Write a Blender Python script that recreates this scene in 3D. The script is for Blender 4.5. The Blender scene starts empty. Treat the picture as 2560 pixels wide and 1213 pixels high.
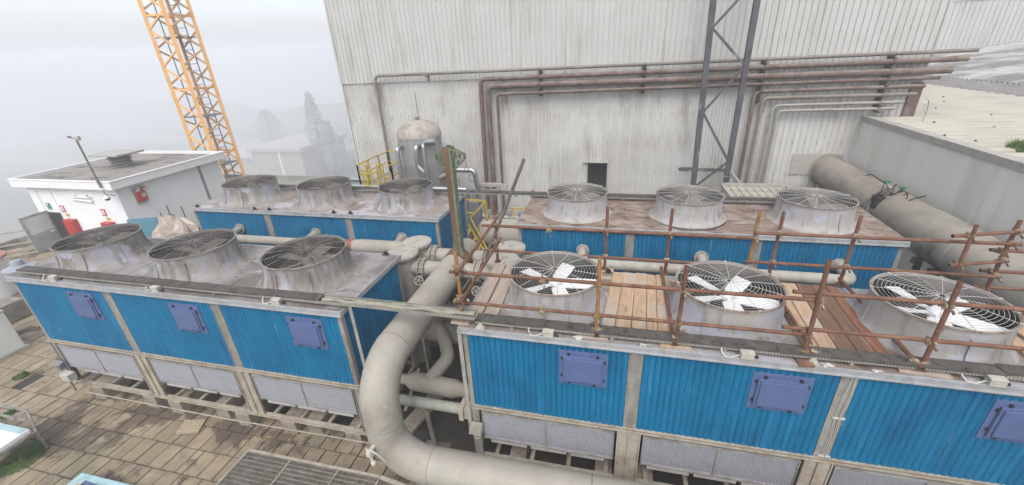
import bpy, math, random
from mathutils import Vector, Matrix
random.seed(7)
R = math.radians
PI = math.pi
S = bpy.context.scene
COL = S.collection

# ------------------------------------------------------------------ camera
cam_d = bpy.data.cameras.new("camera")
cam_d.sensor_width = 36.0
cam_d.lens = 36.0 * 1041.5852 / 2560.0
cam_d.clip_start = 0.05
cam_d.clip_end = 2000
cam = bpy.data.objects.new("camera", cam_d)
COL.objects.link(cam)
cam.location = (10.6645, -4.3094, 3.307)
cam.rotation_euler = (1.1382, 0.0475, 0.234)
S.camera = cam

# ------------------------------------------------------------------ world, sun, exposure
SUN_EL, SUN_AZ = R(55), R(173)          # azimuth measured from +Y clockwise: light comes from behind the camera, a little left
w = bpy.data.worlds.new("World")
S.world = w
w.use_nodes = True
nt = w.node_tree
nt.nodes.clear()
sky = nt.nodes.new('ShaderNodeTexSky')
sky.sky_type = 'NISHITA'
sky.sun_disc = False
sky.sun_elevation = SUN_EL
sky.sun_rotation = SUN_AZ
sky.air_density = 1.0
sky.dust_density = 4.0
sky.ozone_density = 1.0
hs = nt.nodes.new('ShaderNodeHueSaturation')
hs.inputs['Saturation'].default_value = 0.42
bg = nt.nodes.new('ShaderNodeBackground')
bg.inputs['Strength'].default_value = 0.15
wo = nt.nodes.new('ShaderNodeOutputWorld')
nt.links.new(sky.outputs[0], hs.inputs['Color'])
nt.links.new(hs.outputs[0], bg.inputs['Color'])
nt.links.new(bg.outputs[0], wo.inputs['Surface'])

sun_d = bpy.data.lights.new("sun", 'SUN')
sun_d.energy = 0.5
sun_d.angle = R(35)
sun_d.color = (1.0, 0.97, 0.93)
sun = bpy.data.objects.new("sun", sun_d)
COL.objects.link(sun)
_d = Vector((math.sin(SUN_AZ) * math.cos(SUN_EL), math.cos(SUN_AZ) * math.cos(SUN_EL), math.sin(SUN_EL)))
sun.rotation_euler = _d.to_track_quat('Z', 'Y').to_euler()

S.view_settings.view_transform = 'Standard'
S.view_settings.look = 'None'
S.view_settings.gamma = 1.0
S.view_settings.exposure = 1.16
S.cycles.use_denoising = True
S.cycles.max_bounces = 8
S.cycles.volume_bounces = 3

# ------------------------------------------------------------------ materials
ALB = 0.70      # overall reflectance level of the dusty site
def mat(name, layers, rough=0.7, metal=0.0, bump=None, dust=None, stripes=None, rnd=True, spec=0.4, island=0.0):
    """layers: [(color)], then (color, scale, lo, hi, stretch[, detail])"""
    m = bpy.data.materials.new(name)
    m.use_nodes = True
    t = m.node_tree
    n, l = t.nodes, t.links
    bs = n['Principled BSDF']
    bs.inputs['Roughness'].default_value = rough
    bs.inputs['Metallic'].default_value = metal
    bs.inputs['Specular IOR Level'].default_value = spec
    tc = n.new('ShaderNodeTexCoord')
    vec = tc.outputs['Object']
    if rnd:
        oi = n.new('ShaderNodeObjectInfo')
        mu = n.new('ShaderNodeMath'); mu.operation = 'MULTIPLY'; mu.inputs[1].default_value = 57.0
        l.new(oi.outputs['Random'], mu.inputs[0])
        ad = n.new('ShaderNodeVectorMath'); ad.operation = 'ADD'
        l.new(vec, ad.inputs[0]); l.new(mu.outputs[0], ad.inputs[1])
        vec = ad.outputs[0]
    k_ = lambda c: tuple(min(.85, x * ALB) for x in c)
    layers = [k_(layers[0])] + [(k_(L[0]),) + tuple(L[1:]) for L in layers[1:]]
    if dust: dust = (k_(dust[0]),) + tuple(dust[1:])
    c0 = layers[0]
    rgb = n.new('ShaderNodeRGB'); rgb.outputs[0].default_value = (*c0, 1)
    cur = rgb.outputs[0]
    for i, L in enumerate(layers[1:]):
        col, sc, lo, hi = L[:4]
        st = L[4] if len(L) > 4 else (1, 1, 1)
        det = L[5] if len(L) > 5 else 6
        mp = n.new('ShaderNodeMapping')
        mp.inputs['Scale'].default_value = st
        mp.inputs['Location'].default_value = (i * 3.7, i * 1.3, i * 5.1)
        l.new(vec, mp.inputs['Vector'])
        nz = n.new('ShaderNodeTexNoise')
        nz.inputs['Scale'].default_value = sc
        nz.inputs['Detail'].default_value = det
        nz.inputs['Roughness'].default_value = 0.62
        l.new(mp.outputs[0], nz.inputs['Vector'])
        mr = n.new('ShaderNodeMapRange')
        mr.inputs[1].default_value = lo; mr.inputs[2].default_value = hi
        l.new(nz.outputs['Fac'], mr.inputs[0])
        mx = n.new('ShaderNodeMix'); mx.data_type = 'RGBA'
        l.new(mr.outputs[0], mx.inputs[0]); l.new(cur, mx.inputs[6])
        mx.inputs[7].default_value = (*col, 1)
        cur = mx.outputs[2]
    if island:
        gi = n.new('ShaderNodeNewGeometry')
        mr = n.new('ShaderNodeMapRange'); mr.inputs[3].default_value = 1 - island; mr.inputs[4].default_value = 1 + island
        l.new(gi.outputs['Random Per Island'], mr.inputs[0])
        hv = n.new('ShaderNodeHueSaturation'); l.new(mr.outputs[0], hv.inputs['Value']); l.new(cur, hv.inputs['Color'])
        cur = hv.outputs[0]
    if stripes:      # tray holes, and rib shading painted on the cream roof: (color, scale, axis scales, threshold)
        col, sc, st, th = stripes[:4]
        mp = n.new('ShaderNodeMapping'); mp.inputs['Scale'].default_value = st
        l.new(tc.outputs['Object'], mp.inputs['Vector'])
        wv = n.new('ShaderNodeTexWave'); wv.inputs['Scale'].default_value = sc; wv.bands_direction = stripes[4] if len(stripes) > 4 else 'X'
        l.new(mp.outputs[0], wv.inputs['Vector'])
        gt = n.new('ShaderNodeMath'); gt.operation = 'GREATER_THAN'; gt.inputs[1].default_value = th
        l.new(wv.outputs['Fac'], gt.inputs[0])
        mx = n.new('ShaderNodeMix'); mx.data_type = 'RGBA'
        l.new(gt.outputs[0], mx.inputs[0]); l.new(cur, mx.inputs[6]); mx.inputs[7].default_value = (*col, 1)
        cur = mx.outputs[2]
    if dust:         # settled dust lies on surfaces that face up
        col, amt = dust[:2]
        ge = n.new('ShaderNodeNewGeometry'); sx = n.new('ShaderNodeSeparateXYZ'); l.new(ge.outputs['Normal'], sx.inputs[0])
        nz = n.new('ShaderNodeTexNoise'); nz.inputs['Scale'].default_value = dust[2] if len(dust) > 2 else 4.0; nz.inputs['Detail'].default_value = 5
        l.new(vec, nz.inputs['Vector'])
        m1 = n.new('ShaderNodeMapRange'); m1.inputs[1].default_value = 0.15; m1.inputs[2].default_value = 0.95
        l.new(sx.outputs['Z'], m1.inputs[0])
        m2 = n.new('ShaderNodeMapRange'); m2.inputs[1].default_value = 0.3; m2.inputs[2].default_value = 0.65; m2.inputs[4].default_value = amt
        l.new(nz.outputs['Fac'], m2.inputs[0])
        m3 = n.new('ShaderNodeMath'); m3.operation = 'MULTIPLY'; l.new(m1.outputs[0], m3.inputs[0]); l.new(m2.outputs[0], m3.inputs[1])
        mx = n.new('ShaderNodeMix'); mx.data_type = 'RGBA'
        l.new(m3.outputs[0], mx.inputs[0]); l.new(cur, mx.inputs[6]); mx.inputs[7].default_value = (*col, 1)
        cur = mx.outputs[2]
    l.new(cur, bs.inputs['Base Color'])
    if bump:
        nz = n.new('ShaderNodeTexNoise'); nz.inputs['Scale'].default_value = bump[0]; nz.inputs['Detail'].default_value = 4
        l.new(vec, nz.inputs['Vector'])
        bp = n.new('ShaderNodeBump'); bp.inputs['Strength'].default_value = bump[1]; bp.inputs['Distance'].default_value = bump[2] if len(bump) > 2 else 0.02
        l.new(nz.outputs['Fac'], bp.inputs['Height']); l.new(bp.outputs[0], bs.inputs['Normal'])
    return m

V = (1, 1, 0.07)     # streaks that run down
M = {}
M['blue'] = mat('blue_sheet_paint', [(0.001, 0.165, 0.33)] + [
    ((0.003, 0.112, 0.255), 1.6, 0.4, 0.7), ((0.012, 0.20, 0.42), 9, 0.52, 0.75, V), ((0.20, 0.38, 0.50), 16, 0.63, 0.80, (1, 1, 0.08)),
    ((0.30, 0.36, 0.38), 60, 0.72, 0.80)], rough=0.5, spec=0.2, bump=(3, 0.15, 0.01))
M['post'] = mat('weathered_steel', [(0.31, 0.30, 0.275), ((0.18, 0.165, 0.145), 5, 0.42, 0.62, (1, 1, 0.3)), ((0.42, 0.41, 0.39), 14, 0.55, 0.75), ((0.26, 0.17, 0.09), 9, 0.66, 0.8, (1, 1, .2))], rough=0.75)
M['trim'] = mat('bare_alloy_trim', [(0.50, 0.52, 0.55), ((0.36, 0.36, 0.36), 7, 0.45, 0.7), ((0.22, 0.19, 0.16), 20, 0.62, 0.8)], rough=0.45, metal=0.35)
M['beam'] = mat('painted_channel', [(0.42, 0.38, 0.31), ((0.30, 0.25, 0.19), 6, 0.45, 0.65), ((0.24, 0.10, 0.05), 12, 0.62, 0.74)], rough=0.75)
M['deck'] = mat('dusty_roof_deck', [(0.30, 0.285, 0.28), ((0.17, 0.15, 0.138), 1.3, 0.42, 0.56, (1, 1, 1), 9), ((0.40, 0.395, 0.41), 2.6, 0.56, 0.66, (1, 1, 1), 8), ((0.12, 0.10, 0.088), 3.8, 0.57, 0.68, (1, 1.8, 1), 9), ((0.46, 0.44, 0.42), 16, 0.66, 0.72)], rough=0.62, bump=(9, 0.3, 0.012))
M['deck_brown'] = mat('muddy_roof_deck', [(0.235, 0.165, 0.125), ((0.36, 0.305, 0.265), 2.2, 0.42, 0.60, (1, 1, 1), 8), ((0.09, 0.055, 0.038), 3.4, 0.50, 0.64, (1, 2.2, 1), 9), ((0.36, 0.29, 0.24), 12, 0.56, 0.75)], rough=0.6, bump=(9, 0.3, 0.012))
M['deck_pale'] = mat('damp_roof_deck', [(0.33, 0.31, 0.30), ((0.25, 0.20, 0.17), 1.6, 0.44, 0.56, (1, 1, 1), 9), ((0.44, 0.43, 0.46), 1.2, 0.52, 0.60, (1, 1, 1), 8), ((0.16, 0.115, 0.09), 4.5, 0.57, 0.66, (1, 2, 1), 9)], rough=0.5, bump=(9, 0.25, 0.01))
M['stack'] = mat('stained_fan_stack', [(0.34, 0.345, 0.39), ((0.31, 0.295, 0.275), 3.2, 0.38, 0.56, (1, 1, .5)), ((0.20, 0.175, 0.15), 5, 0.46, 0.60, (1, 1, .3)), ((0.40, 0.41, 0.475), 2.6, 0.58, 0.61, (1, 1, 1), 7), ((0.11, 0.095, 0.08), 7, 0.60, 0.78, (1, 1, .25))], rough=0.6, dust=((0.25, .22, .19), .8))
M['stack_b'] = mat('pale_fan_stack', [(0.43, 0.43, 0.455), ((0.40, 0.385, 0.36), 3.6, 0.40, 0.58, (1, 1, .4)), ((0.30, 0.27, 0.23), 8, 0.52, 0.70, (1, 1, .22)), ((0.44, 0.445, 0.515), 2.6, 0.565, 0.60, (1, 1, 1), 8), ((0.24, 0.21, 0.18), 7, 0.58, 0.68, (1, 1, .3), 8)], rough=0.6, dust=((0.3, .26, .22), .7))
M['grille_dark'] = mat('dirty_guard_wire', [(0.26, 0.245, 0.225), ((0.13, 0.115, 0.10), 3, 0.45, 0.6), ((0.33, 0.32, 0.30), 7, 0.55, 0.7)], rough=0.7)
M['grille_pale'] = mat('galvanised_guard_wire', [(0.52, 0.51, 0.48), ((0.38, 0.34, 0.29), 6, 0.5, 0.7)], rough=0.55)
M['rim_dark'] = mat('dirty_guard_rim', [(0.26, 0.24, 0.21), ((0.14, 0.12, 0.10), 6, 0.45, 0.65)], rough=0.7)
M['rim_rust'] = mat('browned_guard_rim', [(0.34, 0.29, 0.24), ((0.20, 0.11, 0.07), 4, 0.45, 0.6)], rough=0.7)
M['blade_dirty'] = mat('dust_caked_blade', [(0.15, 0.135, 0.12), ((0.26, 0.25, 0.24), 6, 0.55, 0.75), ((0.12, 0.10, 0.09), 14, 0.55, 0.75)], rough=0.8)
M['blade_white'] = mat('clean_white_blade', [(0.95, 0.96, 0.98), ((0.82, 0.82, 0.84), 7, 0.55, 0.75), ((0.35, 0.34, 0.32), 45, 0.68, 0.76)], rough=0.4)
M['dark'] = mat('dark_inside', [(0.022, 0.022, 0.024), ((0.04, 0.04, 0.04), 6, 0.5, 0.7)], rough=0.85)
M['liner'] = mat('shaded_dirt_liner', [(0.04, 0.038, 0.035), ((0.08, 0.075, 0.07), 5, 0.5, 0.7, (1, 1, .3)), ((0.035, 0.033, 0.03), 3, 0.5, 0.7)], rough=0.85)  # near-black colour adds painted shade to the dirt inside the stack
M['hatch'] = mat('violet_hatch_paint', [(0.105, 0.15, 0.305), ((0.092, 0.13, 0.27), 5, 0.45, 0.7), ((0.14, 0.19, 0.36), 30, 0.68, 0.8)], rough=0.5, spec=0.2)
M['black'] = mat('black_rubber', [(0.018, 0.018, 0.02), ((0.05, 0.05, 0.05), 20, 0.5, 0.8)], rough=0.6)
M['louver'] = mat('grey_honeycomb_screen', [(0.36, 0.37, 0.41), ((0.30, 0.30, 0.31), 5, 0.5, 0.75)], rough=0.6)
M['basin'] = mat('pale_plastic_basin', [(0.48, 0.47, 0.48), ((0.34, 0.32, 0.30), 6, 0.45, 0.7, (1, 1, .3))], rough=0.6)
M['lid'] = mat('black_brown_tray_cover', [(0.10, 0.094, 0.086), ((0.15, 0.14, 0.13), 4, 0.5, 0.75), ((0.035, 0.032, 0.03), 12, 0.5, 0.7)], rough=0.85, spec=.15)
M['tray'] = mat('perforated_tray_steel', [(0.38, 0.37, 0.33), ((0.26, 0.25, 0.22), 6, 0.45, 0.7)], rough=0.65, stripes=((0.10, 0.095, 0.08), 10.0, (1, 1, 1), 0.72), rnd=False)
M['tray_in'] = mat('cable_insulation_bed', [(0.33, 0.32, 0.25), ((0.22, 0.21, 0.18), 5, 0.45, 0.65)], rough=0.85)
M['angle_perf'] = mat('perforated_angle_steel', [(0.37, 0.36, 0.33), ((0.26, 0.25, 0.22), 6, 0.45, 0.7)], rough=0.65, stripes=((0.10, 0.095, 0.08), 9.0, (0, 0, 1), 0.72), rnd=False)
M['box'] = mat('offwhite_box_plastic', [(0.50, 0.49, 0.43), ((0.38, 0.36, 0.31), 12, 0.5, 0.7)], rough=0.55)
M['cable_w'] = mat('white_cable', [(0.55, 0.54, 0.50)], rough=0.5)
M['pipe'] = mat('grey_painted_pipe', [(0.40, 0.378, 0.328), ((0.32, 0.295, 0.25), 2.0, 0.42, 0.62), ((0.42, 0.405, 0.36), 3.5, 0.52, 0.7), ((0.24, 0.215, 0.18), 11, 0.62, 0.8), ((0.31, 0.35, 0.31), 2.2, 0.60, 0.75), ((0.50, 0.49, 0.45), 7, 0.64, 0.70, (1, 1, 1), 9), ((0.17, 0.15, 0.12), 14, 0.68, 0.76, (1, 1, 1), 9), ((0.22, 0.20, 0.165), 1.1, 0.58, 0.70, (1, 1, 1), 8)], rough=0.65, spec=.25, dust=((0.34, .312, .265), .7, 2.5), bump=(25, .08, .005))
M['pipe_lid'] = mat('dusty_cover_plate', [(0.44, 0.42, 0.37), ((0.36, 0.32, 0.27), 5, 0.45, 0.65), ((0.30, 0.2, 0.12), 7, 0.64, 0.78)], rough=0.7)
M['pipe_green'] = mat('greenish_grey_pipe', [(0.30, 0.315, 0.27), ((0.22, 0.24, 0.2), 5, 0.45, 0.65), ((0.38, 0.36, 0.31), 8, 0.5, 0.7)], rough=0.65)
M['pipe_low'] = mat('mouldy_low_pipe', [(0.31, 0.29, 0.25), ((0.19, 0.17, 0.145), 3, 0.42, 0.62), ((0.25, 0.14, 0.09), 6, 0.64, 0.76)], rough=0.75)
M['bolt'] = mat('grey_bolt', [(0.30, 0.29, 0.27)], rough=0.6)
M['rust'] = mat('rusty_tube', [(0.165, 0.07, 0.042), ((0.23, 0.115, 0.068), 7, 0.45, 0.62), ((0.105, 0.05, 0.035), 5, 0.48, 0.66), ((0.33, 0.22, 0.16), 25, 0.62, 0.78)], rough=0.75, bump=(40, .2, .004))
M['rust_gold'] = mat('orange_rust_tube', [(0.34, 0.17, 0.055), ((0.20, 0.08, 0.04), 6, 0.45, 0.6, (1, 1, .4)), ((0.45, 0.36, 0.2), 9, 0.55, 0.7, (1, 1, .3))], rough=0.75)
M['tube_grey'] = mat('dull_grey_tube', [(0.17, 0.155, 0.14), ((0.11, 0.09, 0.08), 7, 0.45, 0.65)], rough=0.7)
M['coupler'] = mat('zinc_rust_coupler', [(0.24, 0.17, 0.10), ((0.42, 0.38, 0.25), 18, 0.48, 0.62), ((0.13, 0.07, 0.045), 14, 0.5, 0.7)], rough=0.6)
M['red'] = mat('red_paint', [(0.50, 0.03, 0.022), ((0.36, 0.03, 0.02), 8, 0.5, 0.7)], rough=0.45)
M['wood'] = mat('weathered_plank', [(0.50, 0.345, 0.22), ((0.40, 0.265, 0.165), 5, 0.42, 0.62, (6, .5, 1)), ((0.60, 0.44, 0.30), 9, 0.5, 0.7, (5, .4, 1)), ((0.22, 0.14, 0.095), 7, 0.60, 0.70, (2, .5, 1), 8), ((0.46, 0.40, 0.34), 3, 0.50, 0.62, (1, .7, 1), 8), ((0.55, 0.50, 0.44), 5, 0.62, 0.72, (1, .7, 1), 8), ((0.16, 0.11, 0.08), 40, 0.70, 0.76)], rough=0.85)
M['wood_grey'] = mat('greyed_plank', [(0.46, 0.37, 0.30), ((0.36, 0.285, 0.23), 6, 0.42, 0.62, (6, .5, 1)), ((0.5, 0.42, 0.35), 9, 0.5, 0.7, (5, .4, 1)), ((0.19, 0.14, 0.11), 16, 0.62, 0.74, (2, .6, 1))], rough=0.85)
M['wood_dark'] = mat('wet_dark_plank', [(0.20, 0.115, 0.07), ((0.33, 0.20, 0.13), 2.6, 0.50, 0.62, (1.5, .6, 1)), ((0.11, 0.065, 0.045), 4, 0.45, 0.7, (4, .5, 1))], rough=0.6)
M['wood_rust'] = mat('rust_stained_plank', [(0.25, 0.10, 0.055), ((0.34, 0.18, 0.11), 3, 0.45, 0.65, (3, .5, 1)), ((0.14, 0.07, 0.045), 5, 0.5, 0.7, (3, .6, 1))], rough=0.7)
M['paver'] = mat('brown_paving_slabs', [(0.29, 0.232, 0.152), ((0.345, 0.285, 0.195), 1.3, 0.42, 0.62), ((0.215, 0.17, 0.125), 3.5, 0.48, 0.66), ((0.12, 0.09, 0.066), 0.9, 0.545, 0.575, (1, 1, 1), 9), ((0.15, 0.145, 0.095), 0.5, 0.58, 0.72), ((0.35, 0.285, 0.22), 30, 0.6, 0.8), ((0.10, 0.075, 0.055), 40, 0.66, 0.78)], rough=0.75, bump=(30, .3, .01), rnd=False, island=0.13)
M['soil'] = mat('shade_dark_joint_soil', [(0.034, 0.028, 0.022), ((0.06, 0.05, 0.04), 2, 0.45, 0.7), ((0.035, 0.04, 0.022), 5, 0.55, 0.7)], rough=0.55, rnd=False)  # near-black tone paints the shade under the towers and in the gap
M['field'] = mat('grass_field', [(0.085, 0.095, 0.05), ((0.13, 0.12, 0.085), 0.06, 0.42, 0.6), ((0.05, 0.06, 0.03), 0.4, 0.5, 0.7)], rough=0.9, rnd=False)
M['road'] = mat('pale_road', [(0.22, 0.21, 0.20), ((0.30, 0.29, 0.27), 0.5, 0.45, 0.65)], rough=0.85, rnd=False)
M['rear'] = mat('pale_rear_yard', [(0.27, 0.265, 0.235), ((0.20, 0.21, 0.15), 0.5, 0.45, 0.6), ((0.16, 0.15, 0.13), 1.6, 0.55, 0.7)], rough=0.8, rnd=False)
M['conc'] = mat('concrete_blocks', [(0.34, 0.29, 0.235), ((0.24, 0.20, 0.16), 7, 0.42, 0.62), ((0.42, 0.38, 0.32), 16, 0.52, 0.7)], rough=0.85, bump=(35, .4, .01))
M['conc_dark'] = mat('damp_concrete_strip', [(0.10, 0.09, 0.078), ((0.16, 0.14, 0.12), 3, 0.45, 0.65)], rough=0.7)
M['wall'] = mat('white_corrugated_cladding', [(0.56, 0.57, 0.555), ((0.51, 0.515, 0.495), 0.9, 0.42, 0.62), ((0.38, 0.355, 0.32), 5.0, 0.55, 0.76, (1, 1, .06)), ((0.56, 0.56, 0.55), 3, 0.5, 0.7, (1, 1, .2))], rough=0.6, rnd=False)
M['wall_dirty'] = mat('stained_corrugated_cladding', [(0.60, 0.605, 0.585), ((0.46, 0.445, 0.42), 0.42, 0.42, 0.60), ((0.50, 0.48, 0.455), 6.5, 0.52, 0.74, (1, 1, .05)), ((0.62, 0.615, 0.60), 9, 0.50, 0.72, (1, 1, .05)), ((0.27, 0.235, 0.205), 1.3, 0.56, 0.74, (1, 1, .25))], rough=0.65, rnd=False)
M['annex'] = mat('grey_green_annex_cladding', [(0.80, 0.80, 0.755), ((0.68, 0.68, 0.625), 0.9, 0.48, 0.68, (1, 1, .3)), ((0.86, 0.87, 0.82), 2.2, 0.5, 0.7, (1, 1, .1)), ((0.58, 0.565, 0.50), 7, 0.62, 0.8, (1, 1, .1))], rough=0.65, rnd=False)
M['coping'] = mat('dull_coping', [(0.42, 0.405, 0.37), ((0.32, 0.30, 0.27), 5, 0.5, 0.7)], rough=0.6)
M['roof_cream'] = mat('cream_roof_sheets', [(0.46, 0.44, 0.365), ((0.39, 0.37, 0.31), 0.6, 0.45, 0.62), ((0.33, 0.29, 0.23), 2.5, 0.60, 0.75, (.3, 1, 1)), ((0.22, 0.15, 0.10), 6, 0.72, 0.8)], rough=0.65, rnd=False, stripes=((0.235, 0.215, 0.175), .698, (1, 1, 1), 0.78, 'Y'))  # dark stripes paint the shading of the ribs into the sheet colour
M['roof_dark'] = mat('sooty_roof_sheets', [(0.19, 0.18, 0.175), ((0.26, 0.25, 0.24), 2.5, 0.45, 0.62), ((0.12, 0.115, 0.11), 1.2, 0.5, 0.7)], rough=0.75, rnd=False)
M['roof_patch'] = mat('patchy_sooty_roof', [(0.45, 0.45, 0.43), ((0.17, 0.165, 0.165), 0.32, 0.43, 0.53, (1, 1.8, 1), 9), ((0.25, 0.25, 0.24), 1.6, 0.5, 0.62, (.5, 2, 1))], rough=0.65, rnd=False)
M['wpipe'] = mat('dusty_brown_wall_pipe', [(0.19, 0.165, 0.142), ((0.26, 0.24, 0.21), 4, 0.45, 0.62, (.3, 1, 1)), ((0.17, 0.10, 0.07), 5, 0.56, 0.7), ], rough=0.75, dust=((0.28, .265, .235), .8))
M['wpipe_grey'] = mat('grey_wall_pipe', [(0.32, 0.305, 0.28), ((0.24, 0.2, 0.17), 4, 0.5, 0.66)], rough=0.7, dust=((0.42, .41, .38), .7))
M['wpipe_rust'] = mat('red_rust_wall_pipe', [(0.14, 0.085, 0.065), ((0.20, 0.16, 0.135), 3, 0.45, 0.6, (1, 1, .3)), ((0.10, 0.06, 0.045), 5, 0.5, 0.68)], rough=0.75, dust=((0.27, .25, .22), .95))
M['bracket'] = mat('dark_brown_bracket', [(0.07, 0.055, 0.048), ((0.14, 0.11, 0.09), 9, 0.5, 0.7)], rough=0.8)
M['mast'] = mat('dark_grey_mast_steel', [(0.085, 0.09, 0.105), ((0.05, 0.05, 0.06), 3, 0.45, 0.65), ((0.34, 0.35, 0.37), 4, 0.62, 0.72, (1, 1, .3))], rough=0.6)
M['galv'] = mat('galvanised_steel', [(0.40, 0.41, 0.42), ((0.31, 0.31, 0.31), 5, 0.45, 0.65)], rough=0.5, metal=.3)
M['silver'] = mat('aluminium_jacket', [(0.48, 0.49, 0.50), ((0.38, 0.39, 0.41), 4, 0.45, 0.65, V)], rough=0.32, metal=0.75)
M['tank'] = mat('aluminium_tank_jacket', [(0.40, 0.395, 0.39), ((0.33, 0.315, 0.30), 4, 0.42, 0.62, V), ((0.46, 0.48, 0.50), 3, 0.5, 0.7, V)], rough=0.45, metal=0.4)
M['tank_dome'] = mat('dust_covered_tank_dome', [(0.40, 0.375, 0.34), ((0.28, 0.24, 0.205), 3.5, 0.45, 0.62)], rough=0.65)
M['duct'] = mat('brown_dust_duct', [(0.34, 0.305, 0.265), ((0.26, 0.23, 0.195), 2.0, 0.42, 0.6), ((0.40, 0.37, 0.33), 4, 0.52, 0.72)], rough=0.65, dust=((0.30, .26, .215), .85, 1.5))
M['duct_patch'] = mat('soot_blackened_duct', [(0.36, 0.33, 0.285), ((0.15, 0.135, 0.12), 1.3, 0.45, 0.60), ((0.42, 0.39, 0.34), 3, 0.55, 0.7)], rough=0.65, dust=((0.37, .34, .29), .8, 1.5))
M['crane'] = mat('orange_crane_paint', [(0.95, 0.52, 0.17), ((0.80, 0.42, 0.14), 4, 0.45, 0.7), ((1.0, 0.62, 0.28), 8, 0.55, 0.75)], rough=0.5)
M['grey'] = mat('mid_grey_steel', [(0.20, 0.205, 0.21), ((0.14, 0.14, 0.14), 5, 0.5, 0.7)], rough=0.6)
M['yellow'] = mat('yellow_safety_paint', [(0.58, 0.42, 0.035), ((0.42, 0.31, 0.05), 9, 0.45, 0.65), ((0.24, 0.10, 0.04), 8, 0.62, 0.74)], rough=0.55)
M['green'] = mat('green_rusted_paint', [(0.13, 0.17, 0.105), ((0.22, 0.25, 0.17), 5, 0.48, 0.66), ((0.165, 0.085, 0.04), 4.5, 0.50, 0.60, (1, 1, .25)), ((0.28, 0.17, 0.08), 10, 0.6, 0.72, (1, 1, .3))], rough=0.7)
M['brownrust'] = mat('brown_rust_flange', [(0.135, 0.068, 0.035), ((0.22, 0.13, 0.07), 5, 0.48, 0.64, (1, 1, .25)), ((0.30, 0.29, 0.18), 6, 0.62, 0.72, (1, 1, .3))], rough=0.8)
M['white'] = mat('white_render', [(0.90, 0.92, 0.94), ((0.83, 0.85, 0.89), 0.8, 0.45, 0.65)], rough=0.7)
M['white_trim'] = mat('white_fascia', [(0.88, 0.89, 0.90), ((0.72, 0.70, 0.68), 6, 0.6, 0.75)], rough=0.6)
M['felt'] = mat('grey_roof_felt', [(0.255, 0.235, 0.21), ((0.32, 0.30, 0.27), 1.2, 0.45, 0.65), ((0.11, 0.10, 0.10), 0.9, 0.56, 0.62, (1, 3.0, 1)), ], rough=0.85)
M['glass'] = mat('lit_through_glass', [(0.66, 0.68, 0.70), ((0.78, 0.80, 0.82), 2, 0.4, 0.7)], rough=0.2)  # pale opaque colour stands in for light passing through the pane
M['alu_grey'] = mat('grey_door_frame', [(0.38, 0.39, 0.39), ((0.22, 0.22, 0.21), 5, 0.5, 0.7)], rough=0.55)
M['sheet_pink'] = mat('crumpled_plastic_film', [(0.46, 0.39, 0.335), ((0.36, 0.30, 0.255), 4, 0.42, 0.62), ((0.58, 0.53, 0.48), 6, 0.55, 0.75)], rough=0.35)
M['teal'] = mat('teal_board', [(0.065, 0.21, 0.28), ((0.09, 0.25, 0.32), 4, 0.5, 0.7)], rough=0.6)
M['aqua'] = mat('aqua_film', [(0.40, 0.60, 0.63), ((0.26, 0.40, 0.45), 5, 0.5, 0.66)], rough=0.3)
M['osb'] = mat('chipboard', [(0.40, 0.325, 0.215), ((0.27, 0.20, 0.125), 45, 0.48, 0.58), ((0.52, 0.44, 0.31), 60, 0.52, 0.62)], rough=0.85)
M['lightwood'] = mat('fresh_timber', [(0.55, 0.36, 0.20), ((0.44, 0.27, 0.14), 8, 0.45, 0.65, (4, .5, 1))], rough=0.8)
M['grass'] = mat('grass_blades', [(0.08, 0.17, 0.03), ((0.12, 0.20, 0.05), 6, 0.45, 0.65)], rough=0.8)
M['leaf'] = mat('haze_grey_foliage', [(0.34, 0.35, 0.33), ((0.40, 0.40, 0.38), 1.5, 0.45, 0.65)], rough=0.9)  # pale grey leaves carry part of the haze in their colour
M['bark'] = mat('bark', [(0.09, 0.07, 0.055)], rough=0.9)
M['grating'] = mat('dusty_floor_grating', [(0.235, 0.215, 0.185), ((0.33, 0.31, 0.275), 4, 0.45, 0.65), ((0.15, 0.13, 0.11), 8, 0.5, 0.7)], rough=0.7)
M['sign_red'] = mat('sign_red', [(0.55, 0.05, 0.06)], rough=0.5)
M['sign_green'] = mat('sign_green', [(0.02, 0.30, 0.17)], rough=0.5)
M['sign_yellow'] = mat('sign_yellow', [(0.62, 0.42, 0.05)], rough=0.5)
M['bluegrey'] = mat('blue_grey_vent', [(0.33, 0.37, 0.42), ((0.27, 0.30, 0.33), 5, 0.5, 0.7)], rough=0.6)
M['beige_wall'] = mat('beige_far_wall', [(0.40, 0.36, 0.30), ((0.34, 0.31, 0.26), .5, 0.45, 0.65)], rough=0.8)
M['lid_red'] = mat('pale_red_plastic', [(0.50, 0.24, 0.20), ((0.62, 0.55, 0.52), 4, 0.55, 0.62)], rough=0.5)
M['cable_green'] = mat('bright_green_fitting', [(0.06, 0.22, 0.11)], rough=0.5)
M['wet'] = mat('puddle_water', [(0.055, 0.05, 0.045), ((0.09, 0.085, 0.07), 3, 0.5, 0.7)], rough=0.12, spec=0.6)

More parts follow.
